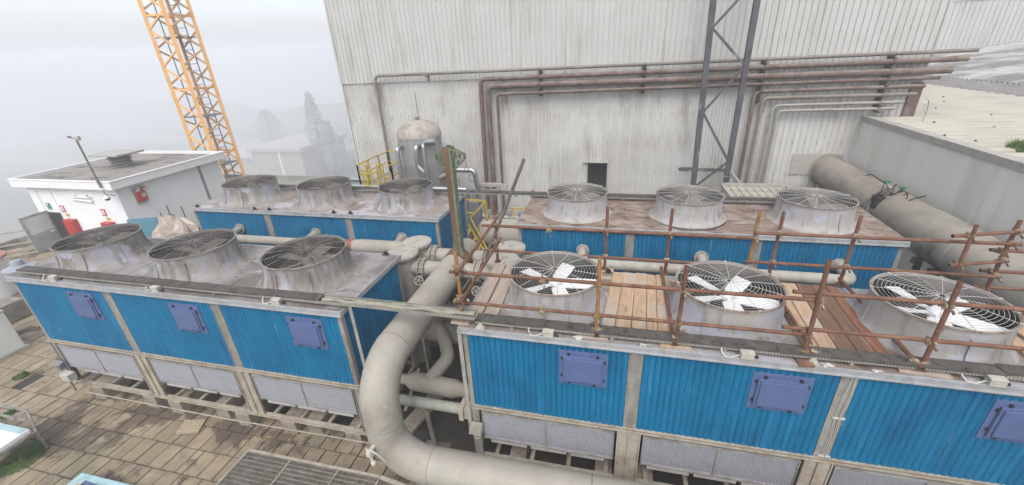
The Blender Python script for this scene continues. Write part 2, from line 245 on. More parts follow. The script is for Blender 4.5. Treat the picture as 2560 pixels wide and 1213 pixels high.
# ------------------------------------------------------------------ mesh builder
class MB:
    def __init__(s):
        s.v = []; s.f = []
    def add(s, vs, fs):
        b = len(s.v)
        s.v += [tuple(p) for p in vs]
        s.f += [tuple(i + b for i in f) for f in fs]
        return s
    def box(s, x0, x1, y0, y1, z0, z1, rot=None, c=None):
        vs = [Vector((x, y, z)) for z in (z0, z1) for y in (y0, y1) for x in (x0, x1)]
        if rot is not None:
            c = Vector(c) if c is not None else Vector(((x0 + x1) / 2, (y0 + y1) / 2, (z0 + z1) / 2))
            vs = [c + rot @ (p - c) for p in vs]
        return s.add(vs, [(0, 2, 3, 1), (4, 5, 7, 6), (0, 1, 5, 4), (2, 6, 7, 3), (0, 4, 6, 2), (1, 3, 7, 5)])
    def bar(s, a, b, wx, wy, up=(0, 0, 1)):
        a = Vector(a); b = Vector(b); d = (b - a).normalized(); up = Vector(up)
        if abs(d.dot(up)) > .98: up = Vector((0, 1, 0))
        x = d.cross(up).normalized(); y = x.cross(d).normalized()
        vs = []
        for p in (a, b):
            for q in ((-1, -1), (1, -1), (1, 1), (-1, 1)):
                vs.append(p + x * wx / 2 * q[0] + y * wy / 2 * q[1])
        return s.add(vs, [(0, 1, 2, 3), (7, 6, 5, 4), (0, 4, 5, 1), (1, 5, 6, 2), (2, 6, 7, 3), (3, 7, 4, 0)])
    def tube(s, pts, r, n=10, caps=True, rs=None):
        pts = [Vector(p) for p in pts]
        m = len(pts)
        dirs = []
        for i in range(m):
            if i == 0: d = pts[1] - pts[0]
            elif i == m - 1: d = pts[-1] - pts[-2]
            else: d = (pts[i + 1] - pts[i]).normalized() + (pts[i] - pts[i - 1]).normalized()
            dirs.append(d.normalized())
        up = Vector((0, 0, 1)) if abs(dirs[0].z) < .9 else Vector((1, 0, 0))
        x = dirs[0].cross(up).normalized()
        vs = []
        for i in range(m):
            x = (x - dirs[i] * x.dot(dirs[i])).normalized()
            y = dirs[i].cross(x)
            rr = rs[i] if rs else r
            for k in range(n):
                a = 2 * PI * k / n
                vs.append(pts[i] + (x * math.cos(a) + y * math.sin(a)) * rr)
        fs = [(i * n + k, i * n + (k + 1) % n, (i + 1) * n + (k + 1) % n, (i + 1) * n + k) for i in range(m - 1) for k in range(n)]
        if caps:
            fs += [tuple(reversed(range(n))), tuple((m - 1) * n + k for k in range(n))]
        return s.add(vs, fs)
    def pipe_end(s, a, b, r, n=10, wall=.004):      # an open tube with a wall you can look into
        a = Vector(a); b = Vector(b); d = (b - a).normalized()
        s.tube([a, b], r, n, caps=False)
        ri = r - wall
        s.tube([b, b - d * .12], r, n, caps=False, rs=[ri, ri])
        s.tube([b, b + d * .0005], r, n, caps=False, rs=[r, ri])
        return s
    def lathe(s, prof, c=(0, 0, 0), n=32, axis='z', cap0=False, cap1=False):
        c = Vector(c); vs = []
        for r, h in prof:
            for k in range(n):
                a = 2 * PI * k / n
                p = (r * math.cos(a), r * math.sin(a), h)
                if axis == 'x': p = (p[2], p[0], p[1])
                if axis == 'y': p = (p[1], p[2], p[0])
                vs.append(c + Vector(p))
        m = len(prof)
        fs = [(i * n + k, i * n + (k + 1) % n, (i + 1) * n + (k + 1) % n, (i + 1) * n + k) for i in range(m - 1) for k in range(n)]
        if cap0: fs.append(tuple(reversed(range(n))))
        if cap1: fs.append(tuple((m - 1) * n + k for k in range(n)))
        return s.add(vs, fs)
    def disc_bolts(s, c, R_, n, r=.012, h=.02, axis='z', a0=0.0):
        c = Vector(c)
        for k in range(n):
            a = 2 * PI * k / n + a0
            p = Vector((R_ * math.cos(a), R_ * math.sin(a), 0))
            if axis == 'x': p = Vector((0, p.x, p.y))
            if axis == 'y': p = Vector((p.y, 0, p.x))
            s.lathe([(r, -h / 2), (r, h / 2)], c + p, 6, axis, True, True)
        return s
    def corr(s, o, u, v, nrm, L, H, pitch, amp, kind='sin', thick=0, seg=8, jag=0):
        """corrugated sheet: origin o, u along the profile, v along the ribs, nrm outwards"""
        o = Vector(o); u = Vector(u); v = Vector(v); nr = Vector(nrm)
        cols = []
        if kind in ('sin', 'ridge'):
            n = max(2, int(round(L / pitch)) * seg); pitch = L / max(1, round(L / pitch))
            for i in range(n + 1):
                t = L * i / n
                cols.append((t, amp * math.cos(2 * PI * t / pitch)) if kind == 'sin' else (t, amp * (abs(math.sin(PI * t / pitch)) ** .6 * 2 - 1)))
        else:     # trapezoid rib
            t = 0.0
            pr = [(0, 0), (.62, 0), (.70, 1), (.90, 1), (.98, 0)] if kind == 'trap' else [(0, 0), (.35, 0), (.5, 1), (.85, 1)]
            while t < L - 1e-6:
                for a, h in pr:
                    if t + a * pitch <= L: cols.append((t + a * pitch, h * amp))
                t += pitch
            cols.append((L, 0))
        vs = []
        for t, h in cols:
            vs.append(o + u * t + nr * h); vs.append(o + u * t + nr * h + v * H)
        fs = [(2 * i, 2 * i + 2, 2 * i + 3, 2 * i + 1) for i in range(len(cols) - 1)]
        return s.add(vs, fs)
    def poly(s, pts, h=None, d=(0, 0, 1)):
        pts = [Vector(p) for p in pts]; n = len(pts)
        if h is None: return s.add(pts, [tuple(range(n))])
        d = Vector(d) * h
        vs = pts + [p + d for p in pts]
        fs = [tuple(reversed(range(n))), tuple(range(n, 2 * n))] + [(i, (i + 1) % n, n + (i + 1) % n, n + i) for i in range(n)]
        return s.add(vs, fs)
    def build(s, name, material, parent=None, smooth=True, angle=35, bevel=0, **tags):
        me = bpy.data.meshes.new(name)
        me.from_pydata(s.v, [], s.f)
        me.materials.append(M[material] if isinstance(material, str) else material)
        import bmesh
        bm = bmesh.new(); bm.from_mesh(me)
        bmesh.ops.recalc_face_normals(bm, faces=bm.faces)
        bm.to_mesh(me); bm.free()
        if smooth:
            me.polygons.foreach_set('use_smooth', [True] * len(me.polygons))
            me.set_sharp_from_angle(angle=R(angle))
        o = bpy.data.objects.new(name, me)
        COL.objects.link(o)
        if bevel:
            b = o.modifiers.new('bevel', 'BEVEL'); b.width = bevel; b.segments = 2; b.limit_method = 'ANGLE'
        if parent is not None: o.parent = parent
        for k, x in tags.items(): o[k] = x
        return o

def empty(name, loc=(0, 0, 0), label=None, category=None, group=None):
    o = bpy.data.objects.new(name, None)
    COL.objects.link(o); o.location = loc; o.empty_display_size = .1
    if label: o['label'] = label
    if category: o['category'] = category
    if group: o['group'] = group
    return o
def tag(o, label, category, group=None):
    o['label'] = label; o['category'] = category
    if group: o['group'] = group
    return o
def struct(o, kind='structure'):
    o['kind'] = kind; return o
def inst(o, parent, loc=(0, 0, 0), rotz=0.0):
    c = o.copy(); COL.objects.link(c); c.parent = parent
    c.location = loc; c.rotation_euler = (0, 0, rotz)
    return c
def fillet(pts, r, n=7):
    pts = [Vector(p) for p in pts]; out = [pts[0]]
    for i in range(1, len(pts) - 1):
        a, b, c = pts[i - 1], pts[i], pts[i + 1]
        d1 = (a - b).normalized(); d2 = (c - b).normalized()
        ang = d1.angle(d2)
        t = r / math.tan(ang / 2)
        t = min(t, (a - b).length * .49 if i > 1 else (a - b).length * .98, (c - b).length * .49 if i < len(pts) - 2 else (c - b).length * .98)
        rr = t * math.tan(ang / 2)
        cen = b + (d1 + d2).normalized() * (rr / math.sin(ang / 2))
        p0 = b + d1 * t; p1 = b + d2 * t
        v0 = p0 - cen; v1 = p1 - cen; om = v0.angle(v1)
        for k in range(n + 1):
            s_ = k / n
            out.append(cen + (v0 * math.sin((1 - s_) * om) + v1 * math.sin(s_ * om)) / math.sin(om))
    out.append(pts[-1])
    return out

GZ = -2.85        # yard level; z = 0 is the roof deck of the front-left cooling tower

# ------------------------------------------------------------------ ground
def gh(x, y):
    d = max(0.0, -13.5 - x, y - 27.0 if x > .5 else 0.0, (y - 16.2) if x < .5 else 0.0)
    return GZ - .03 - min(9.5, d * .42) - min(27.0, max(0.0, d - 22) * .30)
g = MB()
xs = [-415, -300, -200, -160, -130, -100, -70, -55, -42, -36, -30, -24, -20, -17, -13.5, -8, 0.45, 0.5, 8, 20, 40, 90, 155]
ys = [-38, -20, -6, 0, 8, 14, 16.2, 22, 27, 33, 38.5, 50, 70, 100, 130, 160, 230, 300, 415]
g.add([(x, y, gh(x, y)) for y in ys for x in xs], [(j * len(xs) + i, j * len(xs) + i + 1, (j + 1) * len(xs) + i + 1, (j + 1) * len(xs) + i) for j in range(len(ys) - 1) for i in range(len(xs) - 1)])
struct(g.build('ground', 'field'))
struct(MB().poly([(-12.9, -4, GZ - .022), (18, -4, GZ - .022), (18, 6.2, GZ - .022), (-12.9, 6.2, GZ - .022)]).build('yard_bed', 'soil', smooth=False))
struct(MB().poly([(-12.9, 6.2, GZ - .022), (18, 6.2, GZ - .022), (18, 16.2, GZ - .022), (-12.9, 16.2, GZ - .022)]).build('rear_yard', 'rear', smooth=False))
pv = MB()
px, py = .305, .452
rr = random.Random(3)
for j in range(-9, 34):
    y0 = -1.09 + (j - 1) * py
    x = -12.4 + (0 if rr.random() < .75 else px * .5)
    while x < 17.5:
        wx = px if rr.random() < .9 else px * .5
        if rr.random() > .006:
            if (y0 < 5 or x < 8) and not (y0 > .12 and x > .25) and not (7.0 < x < 8.7 and y0 > -.35):  # slabs left out where the shade-coloured bed shows
                dz = rr.uniform(-.006, .006); t1 = rr.uniform(-.004, .004); t2 = rr.uniform(-.004, .004)
                g_ = .004 + rr.random() * .005
                a, b, c, d = x + g_, x + wx - g_, y0 + g_, y0 + py - g_
                z = GZ + dz; e = .008
                vs = [(a, c, z - .03), (b, c, z - .03), (b, d, z - .03), (a, d, z - .03),
                      (a + e, c + e, z - t1), (b - e, c + e, z - t2), (b - e, d - e, z + t1), (a + e, d - e, z + t2)]
                pv.add(vs, [(4, 5, 6, 7), (0, 1, 5, 4), (1, 2, 6, 5), (2, 3, 7, 6), (3, 0, 4, 7)])
        x += wx
struct(pv.build('paving', 'paver', smooth=False))
for (a, b) in ((118, 128), (175, 196)):
    m = MB(); xr = [-330, -200, -160, -130, -100, -70, -40, -6]
    vs = [(x, (a if q == 0 else b) - (x + 60) * .12, gh(x, (a if q == 0 else b) - (x + 60) * .12) + .3) for x in xr for q in (0, 1)]
    m.add(vs, [(2 * i, 2 * i + 2, 2 * i + 3, 2 * i + 1) for i in range(len(xr) - 1)])
    struct(m.build('road', 'road', smooth=False))
# ------------------------------------------------------------------ cooling towers
BAY, LEN, DEP = 2.3, 6.9, 1.785
H1, H2 = 1.405, 2.535
cache = {}
def proto(key, fn):
    if key not in cache: cache[key] = fn()
    o = cache[key]
    return o.copy()
def place(o, parent, loc=(0, 0, 0), rotz=0.0, name=None):
    COL.objects.link(o) if o.name not in COL.objects else None
    o.parent = parent; o.location = loc; o.rotation_euler = (0, 0, rotz)
    return o
def hidden(mb, name, material, **k):
    o = mb.build(name, material, **k)
    COL.objects.unlink(o)
    return o
def fan_mesh(style):
    """stack, rim, guard wires; origin at the deck under the fan axis"""
    st = MB()
    if style == 'bell':
        prof = [(.845, .0), (.80, .012), (.735, .035), (.69, .09), (.662, .17), (.648, .27), (.643, .36), (.645, .425), (.655, .43), (.655, .443), (.636, .443), (.634, .41)]
    else:
        prof = [(.76, .0), (.735, .015), (.70, .04), (.672, .09), (.657, .16), (.648, .27), (.643, .36), (.645, .425), (.655, .43), (.655, .443), (.636, .443), (.634, .41)]
    st.lathe(prof, n=64)
    for k in range(8 if style == 'bell' else 4):
        a = 2 * PI * (k + .35) / (8 if style == 'bell' else 4)
        base = [(r, h) for r, h in prof[2:7]]
        for (r0, h0), (r1, h1) in zip(base, base[1:]):
            st.bar((math.cos(a) * (r0 + .006), math.sin(a) * (r0 + .006), h0), (math.cos(a) * (r1 + .006), math.sin(a) * (r1 + .006), h1), .016, .03, up=(math.cos(a), math.sin(a), 0))
    return st
def grille_mesh():
    m = MB()
    z = .462
    nr = 15
    for i in range(nr):
        r = .05 + (.63 - .05) * i / (nr - 1)
        zz = z + .035 * (1 - (r / .64) ** 2)
        n = 20 if r < .2 else 48
        wr = .0025
        vs = []; fs = []
        for k in range(n):
            a = 2 * PI * k / n
            for q in ((wr, 0), (0, wr), (-wr, 0), (0, -wr)):
                vs.append(((r + q[0]) * math.cos(a), (r + q[0]) * math.sin(a), zz + q[1]))
        for k in range(n):
            for q in range(4):
                fs.append((k * 4 + q, k * 4 + (q + 1) % 4, ((k + 1) % n) * 4 + (q + 1) % 4, ((k + 1) % n) * 4 + q))
        m.add(vs, fs)
    for k in range(14):
        a = 2 * PI * k / 14 + .1
        c, s_ = math.cos(a), math.sin(a)
        m.tube([(c * .03, s_ * .03, z + .043), (c * .35, s_ * .35, z + .032), (c * .645, s_ * .645, z + .0)]  , .0040, 5)
        if k % 2 == 0:
            m.box(c * .645 - .012, c * .645 + .012, s_ * .645 - .012, s_ * .645 + .012, z - .015, z + .012)
    return m
def rim_mesh():
    return MB().lathe([(.640, .445), (.660, .445), (.662, .462), (.640, .464), (.636, .455), (.640, .445)], n=64)
def blade_mesh(wide):
    m = MB()
    w0, w1 = (.085, .105) if wide else (.08, .11)
    L = .60
    n = 6
    top = []; bot = []
    for i in range(n + 1):
        r = .11 + (L - .11) * i / n
        ww = w0 + (w1 - w0) * min(1, i / n * 1.6)
        tw = R(20 - 13 * i / n)
        for s_ in (-1, 1):
            top.append((r, s_ * ww * math.cos(tw), .27 + s_ * ww * math.sin(tw) + .006))
            bot.append((r, s_ * ww * math.cos(tw), .27 + s_ * ww * math.sin(tw) - .006))
    vs = top + bot; o = len(top); fs = []
    for i in range(n):
        a = 2 * i
        fs += [(a, a + 1, a + 3, a + 2), (o + a, o + a + 2, o + a + 3, o + a + 1), (a, a + 2, o + a + 2, o + a), (a + 1, o + a + 1, o + a + 3, a + 3)]
    fs += [(0, o, o + 1, 1), (2 * n, 2 * n + 1, o + 2 * n + 1, o + 2 * n)]
    m.add(vs, fs)
    m.bar((.05, 0, .27), (.14, 0, .27), .03, .02)
    return m
def hub_mesh():
    return MB().lathe([(.0, .33), (.05, .33), (.075, .31), (.085, .29), (.085, .24), (.05, .22), (.03, .0), (.03, -.3)], n=16)
def panel_L(): return None
def hatch_objs(parent, x0, hy, h_mat='hatch'):
    m = MB()
    # scalloped flange plate that follows the sheet, then a raised cover
    n = 48; x1 = x0 + .63; z1, z0 = -.185, -.735
    vs = []
    for i in range(n + 1):
        x = x0 + (x1 - x0) * i / n
        wv = .008 * math.cos(2 * PI * (x - x0) / .0765)
        vs += [(x, hy - .016 + wv * .5, z1 + wv), (x, hy - .016 + wv * .5, z0 + wv * .3), (x, hy + .006, z1 + wv), (x, hy + .006, z0 + wv * .3)]
    fs = []
    for i in range(n):
        a = 4 * i; b = a + 4
        fs += [(a, b, b + 1, a + 1), (a, a + 2, b + 2, b), (a + 1, b + 1, b + 3, a + 3)]
    fs += [(0, 1, 3, 2), (4 * n, 4 * n + 2, 4 * n + 3, 4 * n + 1)]
    m.add(vs, fs)
    m.box(x0 + .055, x1 - .055, hy - .045, hy - .012, z0 + .06, z1 - .07)
    m.box(x0 + .085, x1 - .085, hy - .062, hy - .044, z0 + .085, z1 - .10)
    o = m.build('access_hatch', h_mat, parent, bevel=.004)
    for (bx, bz) in [(.13, .045), (.50, .045), (.045, .12), (.585, .12), (.045, .40), (.585, .42), (.14, .50), (.47, .51)]:
        b = proto('bolt', lambda: hidden(MB().lathe([(.017, -.026), (.020, -.006), (.020, 0)], n=8, axis='y', cap0=True), 'bolt', 'black'))
        place(b, o, (x0 + bx, hy - .012 - (.034 if .1 < bx < .55 and .06 < bz < .49 else .004), z1 - bz))
    return o
def tower(loc, label, deck, stack, style, guard, rimm, blade, hatches, fans_rot, lugs=(), inlets=False, lug_mat='black'):
    X, Y, Z = loc
    t = empty('cooling_tower', loc, label, 'cooling tower', 'blue cooling towers')
    # roof deck with three round openings
    d = MB()
    for b in range(3):
        cx, cy = BAY * (b + .5), DEP / 2
        n = 64; inner = []; outer = []
        x0, x1, y0, y1 = BAY * b + (.003 if b else -.03), BAY * (b + 1) + (-.003 if b < 2 else .03), -.02, DEP + .02
        for k in range(n):
            a = 2 * PI * k / n
            c, s_ = math.cos(a), math.sin(a)
            inner.append((cx + .65 * c, cy + .65 * s_, 0))
            tx = (x1 - cx if c > 0 else cx - x0) / max(abs(c), 1e-6)
            ty = (y1 - cy if s_ > 0 else cy - y0) / max(abs(s_), 1e-6)
            q = min(tx, ty)
            outer.append((cx + q * c, cy + q * s_, 0))
        # corners
        vs = inner + outer; fs = []
        for k in range(n):
            k2 = (k + 1) % n
            fs.append((k, k2, n + k2, n + k))
        base = len(vs)
        cor = [(x1, y1), (x0, y1), (x0, y0), (x1, y0)]
        for ci, (qx, qy) in enumerate(cor):
            ang = math.atan2(qy - cy, qx - cx) % (2 * PI)
            k = int(ang / (2 * PI) * n)
            vs.append((qx, qy, 0)); fs.append((n + k, len(vs) - 1, n + (k + 1) % n))
        d.add(vs, fs)
    d.box(-.03, LEN + .03, -.02, -.016, -.06, -.0005)
    for b in (1, 2):
        d.box(BAY * b - .012, BAY * b + .012, .02, DEP - .02, .001, .006)
    d.build('roof_deck', deck, t, smooth=False)
    tr = MB()
    e = .045
    tr.box(-e, LEN + e, -e, -.021, -.075, .008); tr.box(-e, LEN + e, -e - .012, -e, -.085, -.060)
    tr.box(-e, LEN + e, DEP + .021, DEP + e, -.075, .008)
    tr.box(-e, -.031, -.021, DEP + .021, -.075, .009); tr.box(LEN + .031, LEN + e, -.021, DEP + .021, -.075, .009)
    tr.build('roof_trim', 'trim', t, smooth=False, bevel=.003)
    # blue sheets and posts, front and back
    pw = .085
    for side in (0, 1):
        yy = 0 if side == 0 else DEP
        nm = (0, -1, 0) if side == 0 else (0, 1, 0)
        for b in range(3):
            xa = BAY * b + (pw if b else .07); xb = BAY * (b + 1) - (pw if b < 2 else .07)
            p = MB().corr((xa, yy + (.0 if side == 0 else 0), -H1 + .005), (1, 0, 0), (0, 0, 1), nm, (xb - xa) * (.47 if side == 0 else 1), H1 - .08, .0765, .010, 'ridge', seg=12)
            if side == 0:
                xm = xa + (xb - xa) * .47 - .02
                p.corr((xm, yy - .004, -H1 + .002), (1, 0, 0), (0, 0, 1), nm, xb - xm, H1 - .077, .0765, .010, 'ridge', seg=12)
            p.build('side_panel', 'blue', t, angle=60)
        for b in range(4):
            xc = BAY * b + (.035 if b == 0 else -.035 if b == 3 else 0); hw = .035 if b in (0, 3) else pw
            s_ = -1 if side == 0 else 1
            m = MB()
            ya, yb = sorted((yy - s_ * .03, yy + s_ * .006))
            m.box(xc - hw + .001, xc + hw - .001, ya, yb, -H1 + .001, -.061)
            if b in (1, 2):
                m.box(xc - hw - .004, xc - hw + .012, yy + s_ * .007 - .003, yy + s_ * .007 + .003, -H1, -.07)
            m.build('mullion_post', 'post', t, smooth=False)
        s_ = -1 if side == 0 else 1
        m = MB()
        for z0, z1, off in ((-H1 - .025, -H1 + .0, .022), (-H1 - .085, -H1 - .055, .02)):
            ya, yb = sorted((yy - s_ * .04, yy + s_ * off)); m.box(-.01, LEN + .01, ya, yb, z0, z1)
        ya, yb = sorted((yy - s_ * .04, yy - s_ * .004)); m.box(-.008, LEN + .008, ya, yb, -H1 - .0551, -H1 - .0251)
        m.build('mid_beam', 'beam', t, smooth=False, bevel=.002)
        m = MB()
        for z0, z1, off in ((-H2 + .055, -H2 + .07, .02), (-H2 - .0, -H2 + .015, .02)):
            ya, yb = sorted((yy - s_ * .05, yy + s_ * off)); m.box(-.01, LEN + .01, ya, yb, z0, z1)
        ya, yb = sorted((yy - s_ * .045, yy - s_ * .006)); m.box(-.008, LEN + .008, ya, yb, -H2 + .0151, -H2 + .0549)
        m.build('base_beam', 'beam', t, smooth=False, bevel=.002)
        # legs
        for b in range(4):
            m = MB()
            if b in (0, 3):
                xc = .06 if b == 0 else LEN - .06
                m.box(xc - .06, xc + .06, min(yy, yy - s_ * .012), max(yy, yy - s_ * .012), -H2 + .071, -H1 - .086)
                for q in (-1, 1):
                    ya, yb = sorted((yy - s_ * .012, yy + s_ * .02)); m.box(xc + q * .06 - .006, xc + q * .06 + .006, ya, yb, -H2 + .071, -H1 - .086)
                m.build('leg', 'post', t, smooth=False)
            else:
                xc = BAY * b
                m.box(xc - .15, xc + .15, min(yy, yy - s_ * .012), max(yy, yy - s_ * .012), -H2 + .071, -H1 - .086)
                for q in (-.15, -.0, .0001, .15):
                    if q == .0001: continue
                    ya, yb = sorted((yy - s_ * .012, yy + s_ * .024)); m.box(xc + q - .008, xc + q + .008, ya, yb, -H2 + .071, -H1 - .086)
                m.build('leg', 'beam', t, smooth=False)
        # screens
        for b in range(3):
            xa = BAY * b + (.16 if b == 0 else .19); xb = BAY * (b + 1) - (.16 if b == 2 else .19)
            xm = (xa + xb) / 2
            for (a, c) in ((xa, xm), (xm, xb)):
                fr = MB(); z0, z1 = -2.075, -1.53
                yf = yy + s_ * .004
                def fb(x0_, x1_, z0_, z1_):
                    ya, yb = sorted((yf - s_ * .02, yf + s_ * .012)); fr.box(x0_, x1_, ya, yb, z0_, z1_)
                fb(a, c, z1 - .022, z1); fb(a, c, z0, z0 + .018); fb(a, a + .014, z0 + .018, z1 - .022); fb(c - .014, c, z0 + .018, z1 - .022)
                so = fr.build('intake_screen', 'post', t, smooth=False)
                ln = MB()
                # folded honeycomb sheet: chevron rows
                nx, nz = 30, 11
                vs = []; fs = []
                for j in range(nz + 1):
                    for i in range(nx * 2 + 1):
                        x = a + .015 + (c - a - .03) * i / (nx * 2)
                        z = z0 + .019 + (z1 - z0 - .042) * j / nz + (.008 if (i + j) % 2 else -.008) * (0 < j < nz)
                        vs.append((x, yf + s_ * (.006 if (i // 1 + j) % 2 else -.010), z))
                wn = nx * 2 + 1
                for j in range(nz):
                    for i in range(nx * 2):
                        fs.append((j * wn + i, j * wn + i + 1, (j + 1) * wn + i + 1, (j + 1) * wn + i))
                ln.add(vs, fs)
                ln.build('mesh_infill', 'louver', so, smooth=False)
            # pale basin lip with notched lower edge
            m = MB()
            cuts = [(xa, xa + .10, .035), (xa + .10, xa + .67, .115), (xa + .67, xa + .73, .06), (xa + .73, xa + 1.28, .115), (xa + 1.28, xa + 1.34, .06), (xa + 1.34, xb - .12, .115), (xb - .12, xb, .035)]
            for a, c, h in cuts:
                ya, yb = sorted((yy - s_ * .045, yy - s_ * .02)); m.box(a, c - .001, ya, yb, -2.075 - h, -2.076)
            m.build('basin_lip', 'basin', t, smooth=False, bevel=.004)
    # ends
    for side in (0, 1):
        xx = 0 if side == 0 else LEN
        s_ = -1 if side == 0 else 1
        MB().corr((xx - s_ * .012, .07, -H1 + .005), (0, 1, 0), (0, 0, 1), (s_, 0, 0), DEP - .14, H1 - .08, .0765, .008, 'ridge', seg=12).build('end_panel', 'blue', t, angle=60)
        for yc in (.035, DEP - .035):
            xa, xb = sorted((xx - s_ * .03, xx + s_ * .004))
            MB().box(xa, xb, yc - .032, yc + .032, -H1 + .001, -.061).build('corner_post', 'post', t, smooth=False)
        m = MB()
        for z0, z1 in ((-H1 - .085, -H1 + .0), (-H2, -H2 + .07)):
            xa, xb = sorted((xx - s_ * .04, xx + s_ * .005)); m.box(xa, xb, .05, DEP - .05, z0, z1)
        m.build('end_beam', 'beam', t, smooth=False)
        m = MB()
        for yc in (.06, DEP - .06, DEP / 2):
            xa, xb = sorted((xx - s_ * .03, xx + s_ * .002)); m.box(xa, xb, yc - .05, yc + .05, -H2 + .071, -H1 - .086)
        m.build('end_leg', 'post', t, smooth=False)
        xa, xb = sorted((xx - s_ * .05, xx - s_ * .03))
        MB().box(xa, xb, .12, DEP - .12, -2.10, -1.50).build('end_screen', 'louver', t, smooth=False)
    # basin and joists
    MB().box(.06, LEN - .06, .06, DEP - .06, -2.16, -2.09).build('basin', 'dark', t, smooth=False)
    m = MB()
    for k in range(12):
        x = .32 + k * .57
        m.box(x - .03, x + .03, .05, DEP - .05, -H2 + .002, -H2 + .05)
    m.build('floor_joists', 'beam', t, smooth=False)
    # fans
    for b in range(3):
        o = proto('stack' + stack + style, lambda: hidden(fan_mesh(style), 'fan_stack', stack, angle=50))
        place(o, t, (BAY * (b + .5), DEP / 2, 0), fans_rot[b])
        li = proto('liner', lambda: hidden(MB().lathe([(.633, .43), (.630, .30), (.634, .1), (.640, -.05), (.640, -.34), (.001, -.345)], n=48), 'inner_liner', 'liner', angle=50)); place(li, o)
        g_ = proto('guard' + guard, lambda: hidden(grille_mesh(), 'fan_guard', guard, angle=60)); place(g_, o)
        r_ = proto('rim' + rimm, lambda: hidden(rim_mesh(), 'fan_rim', rimm)); place(r_, o)
        h_ = proto('hub' + blade, lambda: hidden(hub_mesh(), 'fan_hub', blade)); place(h_, o)
        for k in range(5):
            bl = proto('blade' + blade, lambda: hidden(blade_mesh(blade == 'blade_white'), 'fan_blade', blade, smooth=False))
            place(bl, o, (0, 0, 0), 2 * PI * k / 5 + .2 + b * .35)
    if hatches:
        for b in range(3):
            hatch_objs(t, BAY * b + (1.33 if b else 1.33), -.014)
    for (lx, ly, al) in lugs:
        m = MB()
        n = 8
        if al == 'x':
            m.poly([(-.05, 0, 0), (.05, 0, 0), (.035, 0, .045), (.012, 0, .07), (-.012, 0, .07), (-.035, 0, .045)], .014, (0, 1, 0))
            m.box(-.06, .06, -.03, .05, 0, .006)
        o = m.build('lifting_lug', lug_mat, t, smooth=False); o.location = (lx, ly, .012)
    return t
TA = tower((0, 0, 0), 'front-left blue cooling tower nearest the brown paving', 'deck', 'stack', 'bell', 'grille_dark', 'rim_dark', 'blade_dirty', True, (0.3, 1.1, 2.0), lugs=[(6.66, DEP + .005, 'x')])
TB = tower((8.757, .036, -.07), 'blue cooling tower under the rusty scaffold, its three fans with clean white blades', 'deck_pale', 'stack_b', 'plain', 'grille_pale', 'rim_rust', 'blade_white', True, (-.12, .45, .95),
           lugs=[(.27, -.005, 'x'), (4.2, .0, 'x')], lug_mat='box')
TC = tower((-.03, 3.716, -.02), 'back-left blue cooling tower beside the white building', 'deck_pale', 'stack', 'bell', 'grille_dark', 'rim_dark', 'blade_dirty', False, (0.9, 2.3, 3.1),
           lugs=[(.18, .0, 'x'), (1.98, .0, 'x'), (2.42, .0, 'x'), (4.25, .0, 'x'), (4.7, .0, 'x')])
TD = tower((8.742, 3.618, -.024), 'back-right blue cooling tower with mud-brown roof next to the large duct', 'deck_brown', 'stack_b', 'plain', 'grille_pale', 'rim_dark', 'blade_dirty', False, (0.6, 1.7, 2.9))
for t, xs_ in ((TB, (1.9, 2.6)),):
    for x in xs_:
        m = MB().poly([(-.05, 0, 0), (.05, 0, 0), (.035, 0, .045), (.012, 0, .07), (-.012, 0, .07), (-.035, 0, .045)], .014, (0, 1, 0))
        o = m.build('lifting_lug', 'black', t, smooth=False); o.location = (x, DEP - .01, .012)
# puddle on the muddy roof
o = MB(); n = 22
o.poly([(12.20 + (.74 + (.09 if 7 < k < 16 else 0)) * math.cos(R(195 + k * 7)) , 4.44 + .02 + (.80 + .02 * math.sin(k)) * math.sin(R(195 + k * 7)), -.0195) for k in range(n)] +
       [(12.20 + .66 * math.cos(R(195 + k * 7)), 4.46 + .66 * math.sin(R(195 + k * 7)), -.0195) for k in reversed(range(n))])
p = o.build('puddle', 'wet', smooth=False); struct(p, 'stuff')

# perforated uprights at the inner corners, thin wires on one mullion
for (x, y, z0, z1, la) in ((6.985, .10, -1.45, .03, 'perforated steel upright at the right corner of the front-left tower'), (8.70, .0, -2.1, -.09, 'perforated steel upright at the left corner of the scaffolded tower')):
    m = MB(); m.box(x - .002, x + .055, y - .004, y, z0, z1); m.box(x - .002, x + .002, y, y + .05, z0, z1)
    tag(m.build('perforated_upright', 'angle_perf', smooth=False), la, 'upright')
wr = MB()
for k, (a, b, c, d) in enumerate([(-.02, -.045, -.05, -.03), (.0, -.03, -.035, -.01), (.02, .02, .0, .01), (.03, .035, .015, .03)]):
    x = 8.757 + 4.6 + .03
    wr.tube([(x + a * .6, .018, -.16), (x + b, .012, -.45), (x + c, .016, -.78), (x + d * .9, .012, -1.1), (x + d - .01, .018, -1.42)], .0035, 5)
for z in (-.17, -.80, -1.44):
    for q in (-.04, .03):
        wr.box(8.757 + 4.63 + q - .03, 8.757 + 4.63 + q + .03, .008, .026, z - .012, z + .012)
tag(wr.build('tension_wires', 'cable_w'), 'thin pale wires tied down the rightmost grey post of the scaffolded tower', 'wires')

